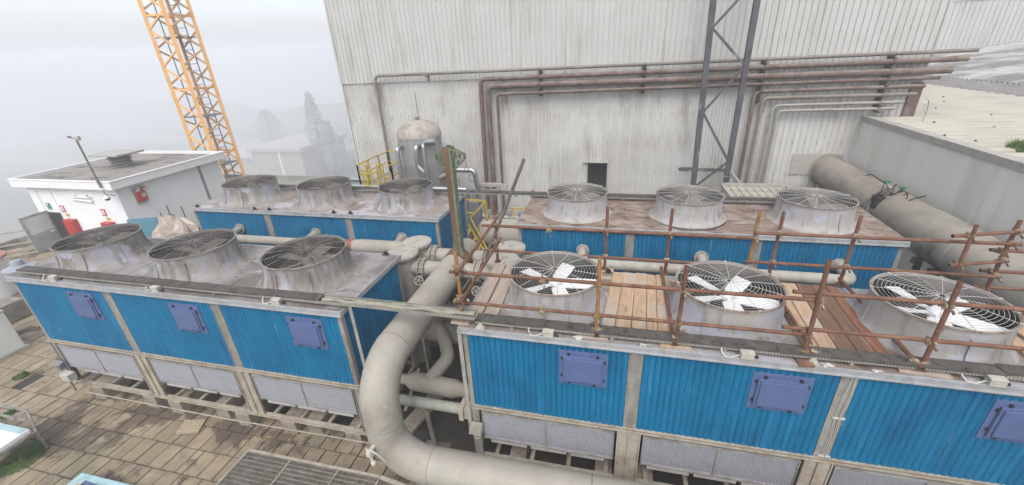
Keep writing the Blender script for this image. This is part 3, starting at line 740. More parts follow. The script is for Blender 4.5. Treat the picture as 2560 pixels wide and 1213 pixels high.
# ------------------------------------------------------------------ cable trays and boxes
def tray(name_lbl, x0, x1, y, z, covered, wav=0, group='cable trays along the towers'):
    t = empty('cable_tray', ((x0 + x1) / 2, y, z), name_lbl, 'cable tray', group)
    L = x1 - x0; h = L / 2; HW = .07 if covered else .085
    m = MB()
    n = max(1, int(L / .6))
    for i in range(n):
        a = -h + L * i / n; b = -h + L * (i + 1) / n
        d0 = wav * math.sin(i * 1.7); d1 = wav * math.sin((i + 1) * 1.7)
        for s_ in (-1, 1):
            m.add([(a, s_ * HW - .002 + d0, d0), (b, s_ * HW - .002 + d1, d1), (b, s_ * HW - .002 + d1, .05 + d1), (a, s_ * HW - .002 + d0, .05 + d0),
                   (a, s_ * HW + .002 + d0, d0), (b, s_ * HW + .002 + d1, d1), (b, s_ * HW + .002 + d1, .05 + d1), (a, s_ * HW + .002 + d0, .05 + d0)],
                  [(0, 1, 2, 3), (4, 7, 6, 5), (3, 2, 6, 7), (0, 4, 5, 1)])
        m.add([(a, -HW + d0, d0), (b, -HW + d1, d1), (b, HW + d1, d1), (a, HW + d0, d0)], [(0, 1, 2, 3)])
    m.build('tray_channel', 'tray', t, smooth=False)
    if covered:
        rr = random.Random(int(x0 * 10)); x = -h
        k = 0
        while x < h - .05:
            l = min(rr.uniform(1.4, 2.2), h - x)
            c = MB(); tz = .055 + .006 * (k % 2)
            tl = rr.uniform(-.006, .01)
            c.box(x, x + l - .006, -.077 + tl, .083 + tl, tz, tz + .007)
            c.box(x, x + l - .006, -.0805 + tl, -.0775 + tl, tz - .018, tz + .006)
            c.build('tray_cover', 'lid', t, smooth=False)
            x += l; k += 1
    else:
        c = MB()
        c.tube([(-h + .02, -.02, .03)] + [(-h + L * k / 10, -.02 + .02 * math.sin(k * 2.1), .035 + .008 * math.sin(k * 3)) for k in range(1, 10)] + [(h - .02, 0, .03)], .03, 8)
        c.tube([(-h + .02, .045, .03)] + [(-h + L * k / 10, .045 + .015 * math.sin(k * 1.3), .03) for k in range(1, 10)] + [(h - .02, .05, .03)], .02, 8)
        c.build('wrapped_cables', 'tray_in', t)
    m = MB()
    k = -h + .5
    while k < h:
        if covered: m.box(k - .02, k + .02, -.06, .06, -.05, -.0)
        k += 1.3
    if covered: m.build('tray_feet', 'post', t, smooth=False)
    return t
tray('dark covered cable tray along the front roof edge of the front-left tower', .18, 6.55, .12, .055, True, .002)
tray('sagging bare cable tray bridging the gap between the two front towers', 6.55, 8.95, .12, .062, False, .006)
tray('dark covered cable tray on the scaffolded tower in front of its fans', 8.95, 16.4, .135, -.015, True, .002)
tray('cable tray along the back edge of the two rear towers', 1.3, 15.2, 5.32, .05, True, .002)
def jbox(x, y, z, label, s=1.0, rot=0):
    t = empty('junction_box', (x, y, z), label, 'junction box', 'cable junction boxes')
    m = MB(); m.box(-.07, .07, -.045, .045, 0, .075); m.build('box_body', 'box', t, smooth=False, bevel=.006)
    m = MB(); m.box(-.074, .074, -.049, .049, .076, .095); m.build('box_cover', 'box', t, smooth=False, bevel=.006)
    m = MB(); m.tube(fillet([(.07, 0, .035), (.12, 0, .035), (.125, .01, -.0), (.10, .03, .0)], .02), .012, 6); m.build('cable_gland', 'black', t)
    m = MB(); m.tube([(-.07, 0, .03), (-.10, -.01, .028), (-.17, -.03, .008), (-.235, -.02, .01), (-.265, .03, .05), (-.262, .065, .085)], .009, 6); m.build('white_cable', 'cable_w', t)
    t.rotation_euler = (0, 0, rot)
    return t
for i, x in enumerate((1.17, 3.49, 5.83)):
    jbox(x, .01, .002, ['grey-white junction box on the front-left tower above its leftmost hatch', 'grey-white junction box on the front-left tower above its middle hatch', 'grey-white junction box on the front-left tower above its right hatch'][i], rot=(.1, -.06, .04)[i])
for i, x in enumerate((9.95, 12.27, 14.6)):
    jbox(x, .02, -.068, ['off-white junction box on the scaffolded tower above its leftmost hatch', 'off-white junction box on the scaffolded tower above its middle hatch', 'large off-white junction box at the right edge of the photo beside the third scaffolded fan'][i], rot=(0, .03, -.05)[i])
for i, x in enumerate((2.45, 4.7)):
    m = MB(); m.box(x - .07, x + .07, 5.2, 5.28, -.018, .1)
    tag(m.build('junction_box', 'grey', bevel=.004), ['small grey box behind the back-left tower between its first two fans', 'small grey box behind the back-left tower between its last two fans'][i], 'junction box')

# ------------------------------------------------------------------ concrete blocks, rod, under-tower bits
for i, (x, y, s) in enumerate([(.60, .0, 0), (1.95, .02, 0), (2.62, .0, 1), (3.62, .1, 0), (4.22, .0, 0), (5.20, .02, 1), (5.65, .12, 0), (6.52, .02, 0)]):
    m = MB(); m.box(x - .15, x + .15, y - .04, y + .5, GZ - .005, -2.54)
    tag(m.build('concrete_block', 'conc', bevel=.012), 'concrete block under the front-left tower, number %d' % (i + 1) if 0 else
        ['leftmost stacked concrete block propping the front-left tower', 'concrete block just left of the first double leg', 'concrete block just right of the first double leg',
         'low concrete block set back beneath the middle bay', 'concrete block under the middle bay just left of the second double leg', 'concrete block just right of the second double leg', 'low brown block set back beneath the right bay',
         'rightmost concrete block beside the big grey bend'][i], 'concrete block', 'concrete blocks under the towers')
for i, (x, y) in enumerate([(9.4, .05), (10.75, .05), (11.35, .05), (12.9, .1)]):
    m = MB(); m.box(x - .13, x + .13, y - .02, y + .5, GZ - .005, -2.61)
    tag(m.build('concrete_block', 'conc', bevel=.012), ['concrete block below the left bay of the scaffolded tower', 'concrete block below the first double leg of the scaffolded tower', 'concrete block left under the middle bay of the scaffolded tower', 'concrete block right under the middle bay of the scaffolded tower'][i], 'concrete block', 'concrete blocks under the towers')
for tx, ty, la in ((0, 3.716, 'back-left'), (8.742, 3.618, 'back-right')):
    for i, x in enumerate((.5, 2.3, 4.6, 6.4)):
        m = MB(); m.box(tx + x - .13, tx + x + .13, ty, ty + 1.7, GZ - .005, -2.56)
        tag(m.build('concrete_block', 'conc'), ['leftmost', 'second', 'third', 'rightmost'][i] + ' of the four low concrete footings beneath the %s tower' % la, 'concrete block', 'footings under the rear towers')
m = MB(); m.tube([(.45, -.13, -2.6), (3.9, -.14, -2.605), (6.88, -.10, -2.6)], .012, 6)
for x in (.45, 6.88): m.tube([(x, -.11, -2.6), (x, -.005, -2.5)], .012, 6)
tag(m.build('thin_rod', 'beam'), 'thin pale rod running low across the concrete blocks', 'rod')

# ------------------------------------------------------------------ big pipe and manifold
bp = empty('big_pipe', (7.7, 0, GZ), 'thick grey pipe that dives between the towers and bends along the foreground', 'pipe')
path = fillet([(7.7, 3.15, -.5), (7.7, -.62, -.5), (7.7, -.62, -2.1), (16.5, -.62, -2.1)], .60, 12)
P = lambda pts: [Vector(p) - Vector((7.7, 0, GZ)) for p in pts]
MB().tube(P(path), .262, 32).build('pipe_body', 'pipe', bp, angle=50)
MB().lathe([(.262, 0), (.258, .06), (.235, .13), (.19, .185), (.12, .22), (.05, .235), (.001, .238)], Vector((7.7, 3.15, -.5)) - Vector((7.7, 0, GZ)), 32, 'y').build('end_cap', 'pipe', bp)
m = MB()
for (c, ax) in (((7.7, 1.9, -.5), 'y'), ((7.7, -.06, -.5), 'y'), ((7.7, -.62, -1.3), 'z'), ((8.35, -.62, -2.1), 'x'), ((10.6, -.62, -2.1), 'x'), ((7.7, 3.12, -.5), 'y')):
    MB().lathe([(.262, -.010), (.268, -.004), (.268, .004), (.262, .010)], Vector(c) - Vector((7.7, 0, GZ)), 32, ax).build('weld_seam', 'pipe_low', bp)
m = MB(); m.lathe([(.14, 0), (.14, .25), (.10, .28), (.10, .56)], (.42, -.62, 0), 20); m.build('support_foot', 'pipe_green', bp)
# small air valve on the outer bend
m = MB()
a = Vector((7.70, -.86, -1.55)) - Vector((7.7, 0, GZ))
m.tube([a + Vector((-.04, .03, 0)), a + Vector((-.06, -.10, .0))], .028, 10); m.lathe([(.0, -.05), (.04, -.045), (.045, 0), (.03, .04), (.0, .05)], a + Vector((-.07, -.12, -.02)), 12)
m.tube([a + Vector((-.07, -.12, -.06)), a + Vector((-.03, -.13, -.17))], .018, 8); m.lathe([(0, -.03), (.035, -.02), (.035, .02), (0, .03)], a + Vector((-.03, -.13, -.19)), 10)
m.tube([a + Vector((-.10, -.12, .05)), a + Vector((-.02, -.14, .07)), a + Vector((.07, -.14, .02)), a + Vector((.12, -.12, -.08)), a + Vector((.14, -.10, -.16))], .011, 6)
m.build('vent_valve', 'cable_w', bp)

LX, RX, FY, BY = 6.64, 8.71, 2.40, 2.98
def vessel(x, y, ztop, label, lidm='pipe_lid'):
    t = empty('header_vessel', (x, y, GZ), label, 'vessel', 'upright header vessels between the towers')
    h = ztop - GZ
    MB().lathe([(.25, 0), (.25, h - .05)], n=32).build('vessel_body', 'pipe', t)
    MB().lathe([(.25, h - .055), (.315, h - .055), (.315, h - .028), (.25, h - .028)], n=32).build('flange', 'pipe', t)
    l = MB(); l.lathe([(.315, h - .026), (.315, h), (.001, h + .004)], n=32)
    l.tube([(.0, 0, h), (0, 0, h + .05)], .008, 6); l.tube(fillet([(.02, .04, h), (.02, .04, h + .03), (.07, .06, h + .03), (.07, .06, h)], .01), .006, 5)
    lo = l.build('blind_lid', lidm, t)
    MB().disc_bolts((0, 0, h + .004), .288, 20, .010, .022).build('lid_bolts', 'bolt', lo)
    return t
vessel(LX, FY, -.25, 'upright grey header vessel with bolted round lid by the front-left tower corner')
vessel(LX + .03, BY, -.27, 'second grey header vessel whose bolted lid sits behind the first one on the left')
vessel(RX, FY, -.25, 'grey header vessel with bolted lid behind the scaffold planks')
vessel(RX, BY, -.27, 'grey header vessel with cream dusty lid beside the back-right tower')
for y, la in ((FY, 'front'), (BY, 'rear')):
    z = -.56
    t = empty('cross_pipe', (7.7, y, z), '%s cross pipe joining the big pipe to the header vessels' % la, 'pipe', 'cross pipes of the manifold')
    m = MB(); m.tube([(LX + .2 - 7.7, 0, 0), (RX - .2 - 7.7, 0, 0)], .155, 24); m.build('pipe_body', 'pipe', t)
    for xc in (7.06, 8.21):
        m = MB()
        for q in (-.055, .055): m.lathe([(.155, q - .014), (.215, q - .014), (.215, q + .014), (.155, q + .014)], (xc - 7.7, 0, 0), 28, 'x')
        m.lathe([(.19, -.02), (.19, .02)], (xc - 7.7, 0, 0), 28, 'x')
        co = m.build('coupling_flange', 'pipe', t)
        b = MB()
        for k in range(12):
            a = 2 * PI * k / 12
            b.tube([(xc - 7.7 - .085, .197 * math.cos(a), .197 * math.sin(a)), (xc - 7.7 + .085, .197 * math.cos(a), .197 * math.sin(a))], .014, 6)
        b.build('flange_bolts', 'bolt', co)
def handwheel(c, r, label, tilt):
    t = empty('handwheel_valve', c, label, 'valve', 'handwheel valves')
    m = MB()
    n = 20; pts = [(r * math.cos(2 * PI * k / n), r * math.sin(2 * PI * k / n), 0) for k in range(n + 1)]
    m.tube(pts, .012, 6, caps=False)
    for k in range(5):
        a = 2 * PI * k / 5; m.tube([(0, 0, 0), (r * math.cos(a), r * math.sin(a), 0)], .009, 5)
    m.build('handwheel', 'pipe', t)
    MB().tube([(0, 0, .01), (0, 0, -.14)], .014, 6).lathe([(.05, -.14), (.07, -.2), (.06, -.3)], n=12, cap0=True, cap1=True).build('valve_stem', 'pipe_low', t)
    t.rotation_euler = tilt
handwheel((7.10, 2.05, -.66), .085, 'small grey handwheel valve beside the left header vessel', (R(70), 0, R(15)))
handwheel((8.25, 2.05, -.78), .085, 'small dark handwheel valve below the scaffold side rail', (R(65), 0, R(-10)))

# supply headers with branches into the rear towers
def header(y, z, x0, x1, r, label, branches, ytow, matn='pipe', taper=None, end_elbow=None):
    t = empty('supply_header', ((x0 + x1) / 2, y, z), label, 'pipe', 'supply headers of the rear towers')
    cx = (x0 + x1) / 2
    m = MB()
    if taper:
        pts = [(x0 - cx, 0, 0)] + [(a - cx, 0, 0) for a, _ in taper]; rs = [r] + [q for _, q in taper]
        m.tube(pts, r, 20, rs=rs)
    else: m.tube([(x0 - cx, 0, 0), (x1 - cx, 0, 0)], r, 20)
    m.build('pipe_body', matn, t, angle=50)
    for i, (bx, mt) in enumerate(branches):
        b = MB(); zz = -.535 - z
        if end_elbow and i == len(branches) - 1:
            b.tube(fillet([(bx - cx, ytow - y - .03, zz), (bx - cx, ytow - y - .19, zz), (bx + .03 - cx, -.0, -.0), (bx - .32 - cx, 0, 0)], .10, 8), .10, 16)
        else:
            b.tube([(bx - cx, ytow - y - .03, zz), (bx - cx, 0.02, zz * .5)], .085, 16)
        bo = b.build('branch_pipe', mt, t)
        f = MB(); f.lathe([(.085, -.012), (.135, -.012), (.135, .012), (.085, .012)], (bx - cx, ytow - y - .045, zz), 20, 'y')
        f.disc_bolts((bx - cx, ytow - y - .062, zz), .112, 8, .011, .02, 'y')
        f.lathe([(.125, 0), (.125, .02)], (bx - cx, ytow - y - .028, zz), 20, 'y')
        f.build('branch_flange', mt, bo)
    return t
header(3.22, -.60, .95, 6.5, .105, 'left supply header feeding the back-left tower, rust patch near its thick end',
       [(1.36, 'pipe_green'), (3.63, 'pipe_green'), (5.95, 'pipe')], 3.70, taper=[(4.25, .105), (4.5, .15), (4.95, .15), (5.15, .175), (6.5, .175)])
header(3.12, -.60, 8.85, 14.45, .105, 'right supply header feeding the back-right tower, stained cream',
       [(10.11, 'pipe_lid'), (12.40, 'pipe_lid'), (14.73, 'pipe_lid')], 3.61, 'pipe_lid', end_elbow=True)
m = MB(); m.lathe([(.1515, -.24), (.1525, -.2), (.1525, .2), (.1515, .24)], (4.74, 3.22, -.60), 24, 'x')
tag(m.build('rust_sleeve', 'wood_rust'), 'brown rusty sleeve wrapped on the left supply header', 'sleeve')

# low pipework in the gap
m = MB(); m.tube([(6.55, .55, -1.95), (6.98, .55, -1.95)], .09, 16, caps=True)
lp = empty('low_pipe', (7.5, .8, GZ), 'bulging grey pipe with a curved riser low in the gap', 'pipe')
o_ = Vector((7.5, .8, GZ))
m = MB(); m.tube([Vector(p) - o_ for p in [(7.02, .85, -2.02), (7.16, .85, -2.02), (7.24, .845, -2.02), (7.34, .84, -2.02), (8.02, .80, -2.02), (8.14, .795, -2.02), (8.28, .79, -2.02), (8.8, .78, -2.02)]], .1, 22, rs=[.09, .095, .10, .165, .165, .165, .12, .12])
m.build('pipe_body', 'pipe', lp, angle=50)
MB().tube([p - o_ for p in fillet([(7.66, .82, -1.96), (7.86, 1.32, -1.82), (7.52, 1.92, -1.72), (7.2, 2.6, -1.7)], .30, 10)], .125, 20).build('riser', 'pipe', lp)
m = MB()
for q in (6.95, 7.02): m.lathe([(.09, -.012), (.135, -.012), (.135, .012), (.09, .012)], Vector((q, .85, -2.02)) - o_, 20, 'x')
m.disc_bolts(Vector((6.985, .85, -2.02)) - o_, .115, 8, .012, .1, 'x'); m.build('rusty_flange', 'pipe_low', lp)
m = MB(); m.tube([Vector((6.9, .7, -1.8)) - o_, Vector((7.12, .6, -1.76)) - o_], .012, 6); m.tube([Vector((6.82, .55, -2.05)) - o_, Vector((7.06, .5, -2.05)) - o_], .012, 6); m.build('lever_handles', 'galv', lp)
hp = empty('low_pipe', (7.9, .18, GZ), 'straight greenish pipe with box flange low between the front towers', 'pipe')
o_ = Vector((7.9, .18, GZ))
MB().tube([Vector((7.3, .2, -1.8)) - o_, Vector((8.62, .18, -1.78)) - o_], .085, 20).build('pipe_body', 'pipe_green', hp)
m = MB(); m.box(.62, .70, -.13, .13, .95, 1.19); m.box(.70, .86, -.10, .10, .97, 1.17); m.build('end_flange', 'beam', hp, bevel=.01)
m = MB(); m.tube([(.02, .06, .02), (-.02, .02, 1.0)], .04, 12); m.box(-.16, .14, -.12, .14, .0, .03); m.build('pipe_foot', 'pipe_low', hp)
m = MB(); m.tube([(6.9, 2.15, -1.85), (8.8, 2.15, -1.85)], .26, 24)
tag(m.build('low_pipe', 'pipe_low', angle=50), 'wide stained horizontal pipe deep in the gap under the cable tray', 'pipe')
m = MB(); m.box(7.15, 8.6, 1.62, 1.66, -1.12, -1.02); m.box(7.2, 7.24, 1.62, 1.66, GZ, -1.0); m.box(8.2, 8.24, 1.6, 1.64, GZ, -.9); m.box(7.3, 8.5, 1.8, 2.3, -1.32, -1.29)
tag(m.build('pipe_frame', 'pipe_low', smooth=False), 'dusty steel frame under the manifold between the front towers', 'frame')
m = MB(); m.box(6.98, 7.04, .8, 1.7, -2.75, -2.68, rot=Matrix.Rotation(R(28), 3, 'X')); m.box(7.0, 7.06, .7, 1.5, -2.3, -2.22, rot=Matrix.Rotation(R(-30), 3, 'X'))
tag(m.build('strut_frame', 'pipe_low', smooth=False), 'dirty diagonal struts beside the rusty low flange', 'frame')
m = MB(); m.box(7.25, 7.55, .42, 1.5, GZ - .01, GZ + .08, rot=Matrix.Rotation(R(-14), 3, 'Z'))
tag(m.build('concrete_plinth', 'conc', bevel=.02), 'rough concrete plinth under the low pipe foot', 'plinth')
m = MB(); m.box(7.9, 8.2, .03, .33, GZ + .0, GZ + .035, rot=Matrix.Rotation(R(8), 3, 'Z'))
tag(m.build('loose_slab', 'conc_dark', bevel=.01), 'loose dark slab lying in the wet gap', 'slab')
m = MB(); m.poly([(7.25, -.3, GZ + .012), (8.7, -.4, GZ + .012), (8.75, 1.4, GZ + .012), (8.1, 1.75, GZ + .012), (7.75, .6, GZ + .012), (7.3, .45, GZ + .012)])
struct(m.build('wet_ground', 'wet', smooth=False), 'stuff')
# small switch box on the left leg of the scaffolded tower
sb = empty('switch_box', (8.86, -.03, -1.85), 'small brown sheet-hooded switch on the left leg of the scaffolded tower', 'switch')
m = MB(); m.box(-.10, .08, -.16, .02, .02, .03, rot=Matrix.Rotation(R(30), 3, 'X')); m.build('rain_hood', 'pipe_low', sb, smooth=False)
m = MB(); m.box(-.04, .06, -.06, .04, -.16, -.02); m.tube(fillet([(-.05, -.05, -.05), (-.05, -.06, -.20), (.03, -.06, -.20), (.03, -.05, -.08)], .04), .012, 6); m.build('switch_body', 'box', sb, bevel=.004)
sb = empty('switch_box', (.22, -.08, -2.15), 'cream terminal box with grey hood at the left foot of the front-left tower', 'switch')
m = MB(); m.box(-.02, .20, -.16, -.02, -.10, .06); m.build('box_body', 'box', sb, bevel=.008)
m = MB(); m.box(-.22, -.02, -.10, .02, .22, .24, rot=Matrix.Rotation(R(20), 3, 'X')); m.box(-.16, -.06, -.08, .02, .08, .2); m.build('grey_hood', 'grey', sb, smooth=False)
m = MB(); m.box(.0, .03, -.10, -.07, -.42, -.10); m.build('box_stand', 'post', sb, smooth=False)

# ------------------------------------------------------------------ green post on the big pipe
gp = empty('green_post', (7.78, 2.6, -.25), 'tall green and rust-brown H-section post rising from the big pipe', 'post')
m = MB(); m.box(-.055, -.0455, -.085, .06, 0.05, 2.08); m.box(-.125, -.056, -.088, -.076, .05, 2.08); m.box(-.0450, .04, -.088, -.076, .05, 2.08)
m = MB()
m.box(-.068, .03, -.09, -.078, .02, 2.08)
m.build('rusty_flange', 'brownrust', gp, smooth=False)
m = MB()
m.box(-.022, -.012, -.078, .07, .02, 2.075); m.box(-.068, .03, .07, .082, .02, 2.08)
m.box(.031, .075, -.09, -.082, .02, 2.07); m.box(.068, .075, -.082, .08, .02, 2.07)
m.build('green_web', 'green', gp, smooth=False)
m = MB()
m.poly([(-.07, -.10, .0), (.03, -.10, .0), (.0, -.10, .45), (-.04, -.10, .45)], .012, (0, 1, 0))
m.poly([(-.12, -.13, -.03), (-.03, -.11, -.03), (-.05, -.095, .35)], .02, (0, 1, 0)); m.poly([(.0, -.11, -.03), (.14, -.12, -.05), (.04, -.095, .35)], .02, (0, 1, 0))
m.box(.02, .032, -.14, .14, -.06, .30)
m.build('flared_base', 'green', gp, smooth=False)
m = MB(); m.lathe([(.264, -.17), (.27, -.15), (.27, .15), (.264, .17)], (-.08, 0, -.25), 32, 'y'); m.build('rust_saddle', 'brownrust', gp)
for s_, w_ in ((-1, .22), (1, .27)):
    m = MB(); z1 = 2.05; x0 = .02 if s_ > 0 else -.03
    for yy in (-.08, .08):
        A = (x0, yy, z1); B = (x0 + s_ * w_, yy * .4, z1 - .12); Cc = (x0 + s_ * .03, yy, z1 - .42); D = (x0 + s_ * w_, yy * .4, z1 - .2)
        for a, b in ((A, B), (B, D), (D, Cc)): m.bar(a, b, .028, .022)
        for f in (.33, .66):
            p0 = Vector(A).lerp(Vector(B), f); p1 = Vector(Cc).lerp(Vector(D), f)
            m.bar(p0, p1, .016, .012); m.bar(p0, Vector(Cc).lerp(Vector(D), f - .33), .016, .012)
    m.build('side_bracket', 'green', gp, smooth=False)
m = MB()
x, z = .30, 1.82
m.tube([(x, 0, z), (x + .01, 0, z - .08), (x - .03, 0, z - .16), (x + .02, 0, z - .24), (x + .05, 0, z - .16), (x + .0, 0, z - .08)], .006, 5)
m.tube([(x + .09 + .06 * math.cos(a), 0, z - .32 + .07 * math.sin(a)) for a in [k * .5 for k in range(14)]], .007, 5)
m.tube([(-.26, 0, 1.82), (-.24, 0, 1.7), (-.26, 0, 1.6), (-.23, 0, 1.45), (-.2, 0, 1.35)], .005, 5)
m.build('hanging_wire', 'tube_grey', gp)

# ------------------------------------------------------------------ scaffold
sc = empty('scaffold', (12.2, 1.0, -.07), 'rusty tube scaffold standing around the front-right cooling tower roof', 'scaffold')
so = Vector((12.2, 1.0, -.07))
RT = .0242
def stube(kind, a, b, mt='rust', label=None):
    a = Vector(a); b = Vector(b); d = (b - a).normalized()
    m = MB(); mid = (a + b) / 2
    m.pipe_end(mid - so, b - so, RT, 10); m.pipe_end(mid - so, a - so, RT, 10)
    o = m.build(kind, mt, sc, angle=60)
    if label: o['label'] = label
    return o
def coupler(p, ax1, ax2):
    m = MB(); p = Vector(p) - so
    for ax, off in ((ax1, -1), (ax2, 1)):
        ax = Vector(ax)
        m.tube([p - ax * .032, p + ax * .032], .041, 9)
    sd = Vector(ax1).cross(Vector(ax2)).normalized()
    m.bar(p - sd * .06 + Vector((0, 0, .02)), p + sd * .07 + Vector((0, 0, .02)), .02, .02)
    m.bar(p - sd * .05 + Vector((.02, 0, -.025)), p - sd * .09 + Vector((.02, 0, -.045)), .014, .03)
    m.bar(p + sd * .05 + Vector((0, 0, -.02)), p + sd * .08 + Vector((-.02, 0, -.05)), .016, .026)
    m.bar(p + Vector((-.045, -.02, -.03)), p + Vector((.05, -.02, -.01)), .014, .014)
    m.build('coupler', 'coupler', sc, smooth=False)
fposts = [(8.755, -.095, 1.03, 'rust_gold'), (10.553, -.06, 1.05, 'rust_gold'), (11.507, -.06, 1.03, 'rust'), (12.885, -.06, 1.20, 'rust'), (14.01, -.05, 1.05, 'rust'), (15.75, -.06, 1.05, 'rust')]
for i, (x, z0, z1, mt) in enumerate(fposts):
    xx = x + (-.03 if i == 3 else 0)
    stube('post', (x, .12, z0), (xx, .12, z1), mt)
    if i: 
        for z in ((.23, .69) if i < 4 else (.30, .755)):
            coupler((x, .145, z), (0, 0, 1), (1, 0, 0))
    if i < 5: coupler((x, .12, z0 + (.12 if i == 0 else .08)), (0, 0, 1), (0, 1, 0)) if i else None
coupler((8.755, .145, .69), (0, 0, 1), (1, 0, 0)); coupler((8.76, .13, .23), (0, 0, 1), (1, 0, 0))
coupler((8.77, .11, .80), (0, 0, 1), (0, 1, 0)); coupler((8.77, .11, .35), (0, 0, 1), (0, 1, 0))
for a, b in (((8.62, .17, .23), (12.87, .17, .228)), ((12.62, .17, .305), (17.2, .17, .295)), ((8.62, .17, .695), (12.87, .17, .688)), ((12.63, .17, .775), (17.2, .17, .74))):
    stube('rail', a, b)
for x, z in ((9.86, .69), (9.855, .23)): coupler((x, .17, z - .02), (1, 0, 0), (0, 1, 0))
bposts = [(8.765, -.08, 1.085, 'rust'), (10.593, -.06, 1.045, 'rust'), (11.535, -.06, 1.05, 'rust'), (12.705, -.06, 1.06, 'rust_gold'), (13.01, -.06, 1.06, 'rust'), (13.95, -.06, 1.045, 'rust'), (15.665, -.06, 1.06, 'rust')]
for i, (x, z0, z1, mt) in enumerate(bposts):
    stube('post', (x, 1.9, z0), (x, 1.9, z1), mt)
    for z in ((.66, .207) if i < 4 else (.75, .28)):
        coupler((x, 1.87, z), (0, 0, 1), (1, 0, 0))
for a, b in (((8.54, 1.84, .665), (12.68, 1.84, .668)), ((12.68, 1.84, .748), (15.75, 1.84, .757)), ((8.54, 1.84, .207), (12.5, 1.84, .204)), ((12.62, 1.84, .284), (15.70, 1.84, .279))):
    stube('rail', a, b)
coupler((9.69, 1.84, .64), (1, 0, 0), (0, 1, 0))
for z in (.80, .36): stube('side_rail', (8.81, -.06, z), (8.81, 2.0, z)); coupler((8.79, 1.9, z), (0, 0, 1), (0, 1, 0))
for x, y0, y1, z in ((11.48, .02, 1.98, .02), (13.95, .02, 1.98, .03), (12.98, .3, 1.98, .02), (10.56, .02, .5, .03)):
    stube('ledger', (x, y0, z), (x + (.0 if x < 13.5 else .02), y1, z)); coupler((x, .12, z), (0, 0, 1), (0, 1, 0))
stube('side_rail', (14.88, 1.67, .90), (15.72, 1.87, .92)); stube('side_rail', (14.96, 1.645, .50), (15.70, 1.85, .51)); stube('post', (15.08, 1.67, .43), (15.08, 1.67, 1.06))
for z in (.90, .50): coupler((15.08, 1.70, z), (0, 0, 1), (1, 0, 0)); coupler((15.665, 1.87, z + .01), (0, 0, 1), (1, 0, 0))
for z in (.61, .30, .05): stube('rail', (15.55, 1.96, z), (17.2, 1.96, z)); coupler((15.665, 1.93, z), (0, 0, 1), (1, 0, 0))
m = MB(); m.lathe([(.0, .0), (.085, .0), (.085, .008), (.04, .012), (.035, .03), (.0, .03)], (8.755 - so.x, .12 - so.y, -.028), 20); m.build('red_base_plate', 'red', sc)
for (x, y) in [(p[0], .12) for p in fposts[1:]] + [(p[0], 1.9) for p in bposts]:
    m = MB(); m.lathe([(.0, .0), (.06, .0), (.06, .008), (.036, .01), (.034, .04), (.0, .04)], (x - so.x, y - so.y, .034 - .005), 16); m.build('base_plate', 'rust', sc)
# sole boards
for i, (x, y, w_, a, mt) in enumerate([(8.72, .12, .26, 0, 'wood_grey'), (10.50, .11, .40, 2, 'wood_grey'), (11.50, .10, .36, 2, 'wood'), (12.87, .06, .16, 5, 'wood_dark'), (14.02, .09, .46, -5, 'wood_grey'), (8.78, 1.88, .2, 0, 'wood'), (10.62, 1.88, .24, 0, 'wood')]):
    m = MB(); m.box(-w_ / 2, w_ / 2, -.055 - (.04 if i == 3 else 0), .055, 0, .03)
    o = m.build('sole_board', mt, bevel=.003); o.location = (x, y, -.069); o.rotation_euler = (0, 0, R(a))
    tag(o, ['short board under the red base plate at the scaffold corner', 'board under the yellowish scaffold post between first hatch and box', 'board under the third front scaffold post', 'square dark board under the fourth front scaffold post', 'split wet board under the rightmost front scaffold post', 'board under the back-left scaffold post', 'board under the second back scaffold post'][i], 'board', 'sole boards under scaffold posts')
# planks
def plank(x, y0, y1, w_, rz, mt, label, z=-.066, th=.036):
    m = MB(); L = y1 - y0
    m.box(-w_ / 2, w_ / 2, -L / 2, L / 2, 0, th)
    o = m.build('scaffold_plank', mt, bevel=.003)
    o.location = (x, (y0 + y1) / 2, z); o.rotation_euler = (0, 0, R(rz))
    tag(o, label, 'plank', 'timber planks lying on the tower roof')
plank(8.855, .28, 1.80, .185, 1.2, 'wood_grey', 'greyed plank lying along the left roof edge of the scaffolded tower')
plank(9.075, .28, 1.80, .19, 1.6, 'wood_grey', 'second greyed plank, the one touching the leftmost scaffolded fan')
for i, (xf, xb) in enumerate([((10.595 + 10.77) / 2, (10.735 + 10.91) / 2), ((10.775 + 10.98) / 2, (10.915 + 11.085) / 2), ((10.985 + 11.17) / 2, (11.09 + 11.25) / 2), ((11.175 + 11.30) / 2, (11.255 + 11.39) / 2), ((11.305 + 11.47) / 2, (11.395 + 11.55) / 2)]):
    plank((xf + xb) / 2, .27 + .01 * (i % 2), 1.80 + .015 * (i % 3), (.168, .186, .172, .128, .158)[i], -math.degrees(math.atan2(xb - xf, 1.53)), 'wood',
          ['leftmost plank of the five between first and second scaffolded fans', 'second plank from the left between first and second scaffolded fans', 'middle plank between first and second scaffolded fans', 'narrow fourth plank between first and second scaffolded fans', 'rightmost plank of the five beside the second scaffolded fan'][i])
for i, (x, w_, mt) in enumerate([(13.06, .15, 'wood'), (13.235, .18, 'wood'), (13.43, .19, 'wood_dark'), (13.62, .17, 'wood_dark'), (13.78, .13, 'wood_rust')]):
    plank(x, .28, 1.84, w_, -2.0, mt, ['light plank right of the second scaffolded fan', 'light knotty plank between second and third scaffolded fans', 'wet dark plank next to the light ones', 'second wet dark plank between second and third scaffolded fans', 'rust-red plank beside the third scaffolded fan'][i])
for i, (x, y0, y1, w_) in enumerate([(15.30, .3, .95, .16), (15.55, .2, 1.3, .18)]):
    plank(x, y0, y1, w_, 4, 'wood', ['short plank right of the third scaffolded fan', 'plank at the right end of the scaffolded tower roof'][i])
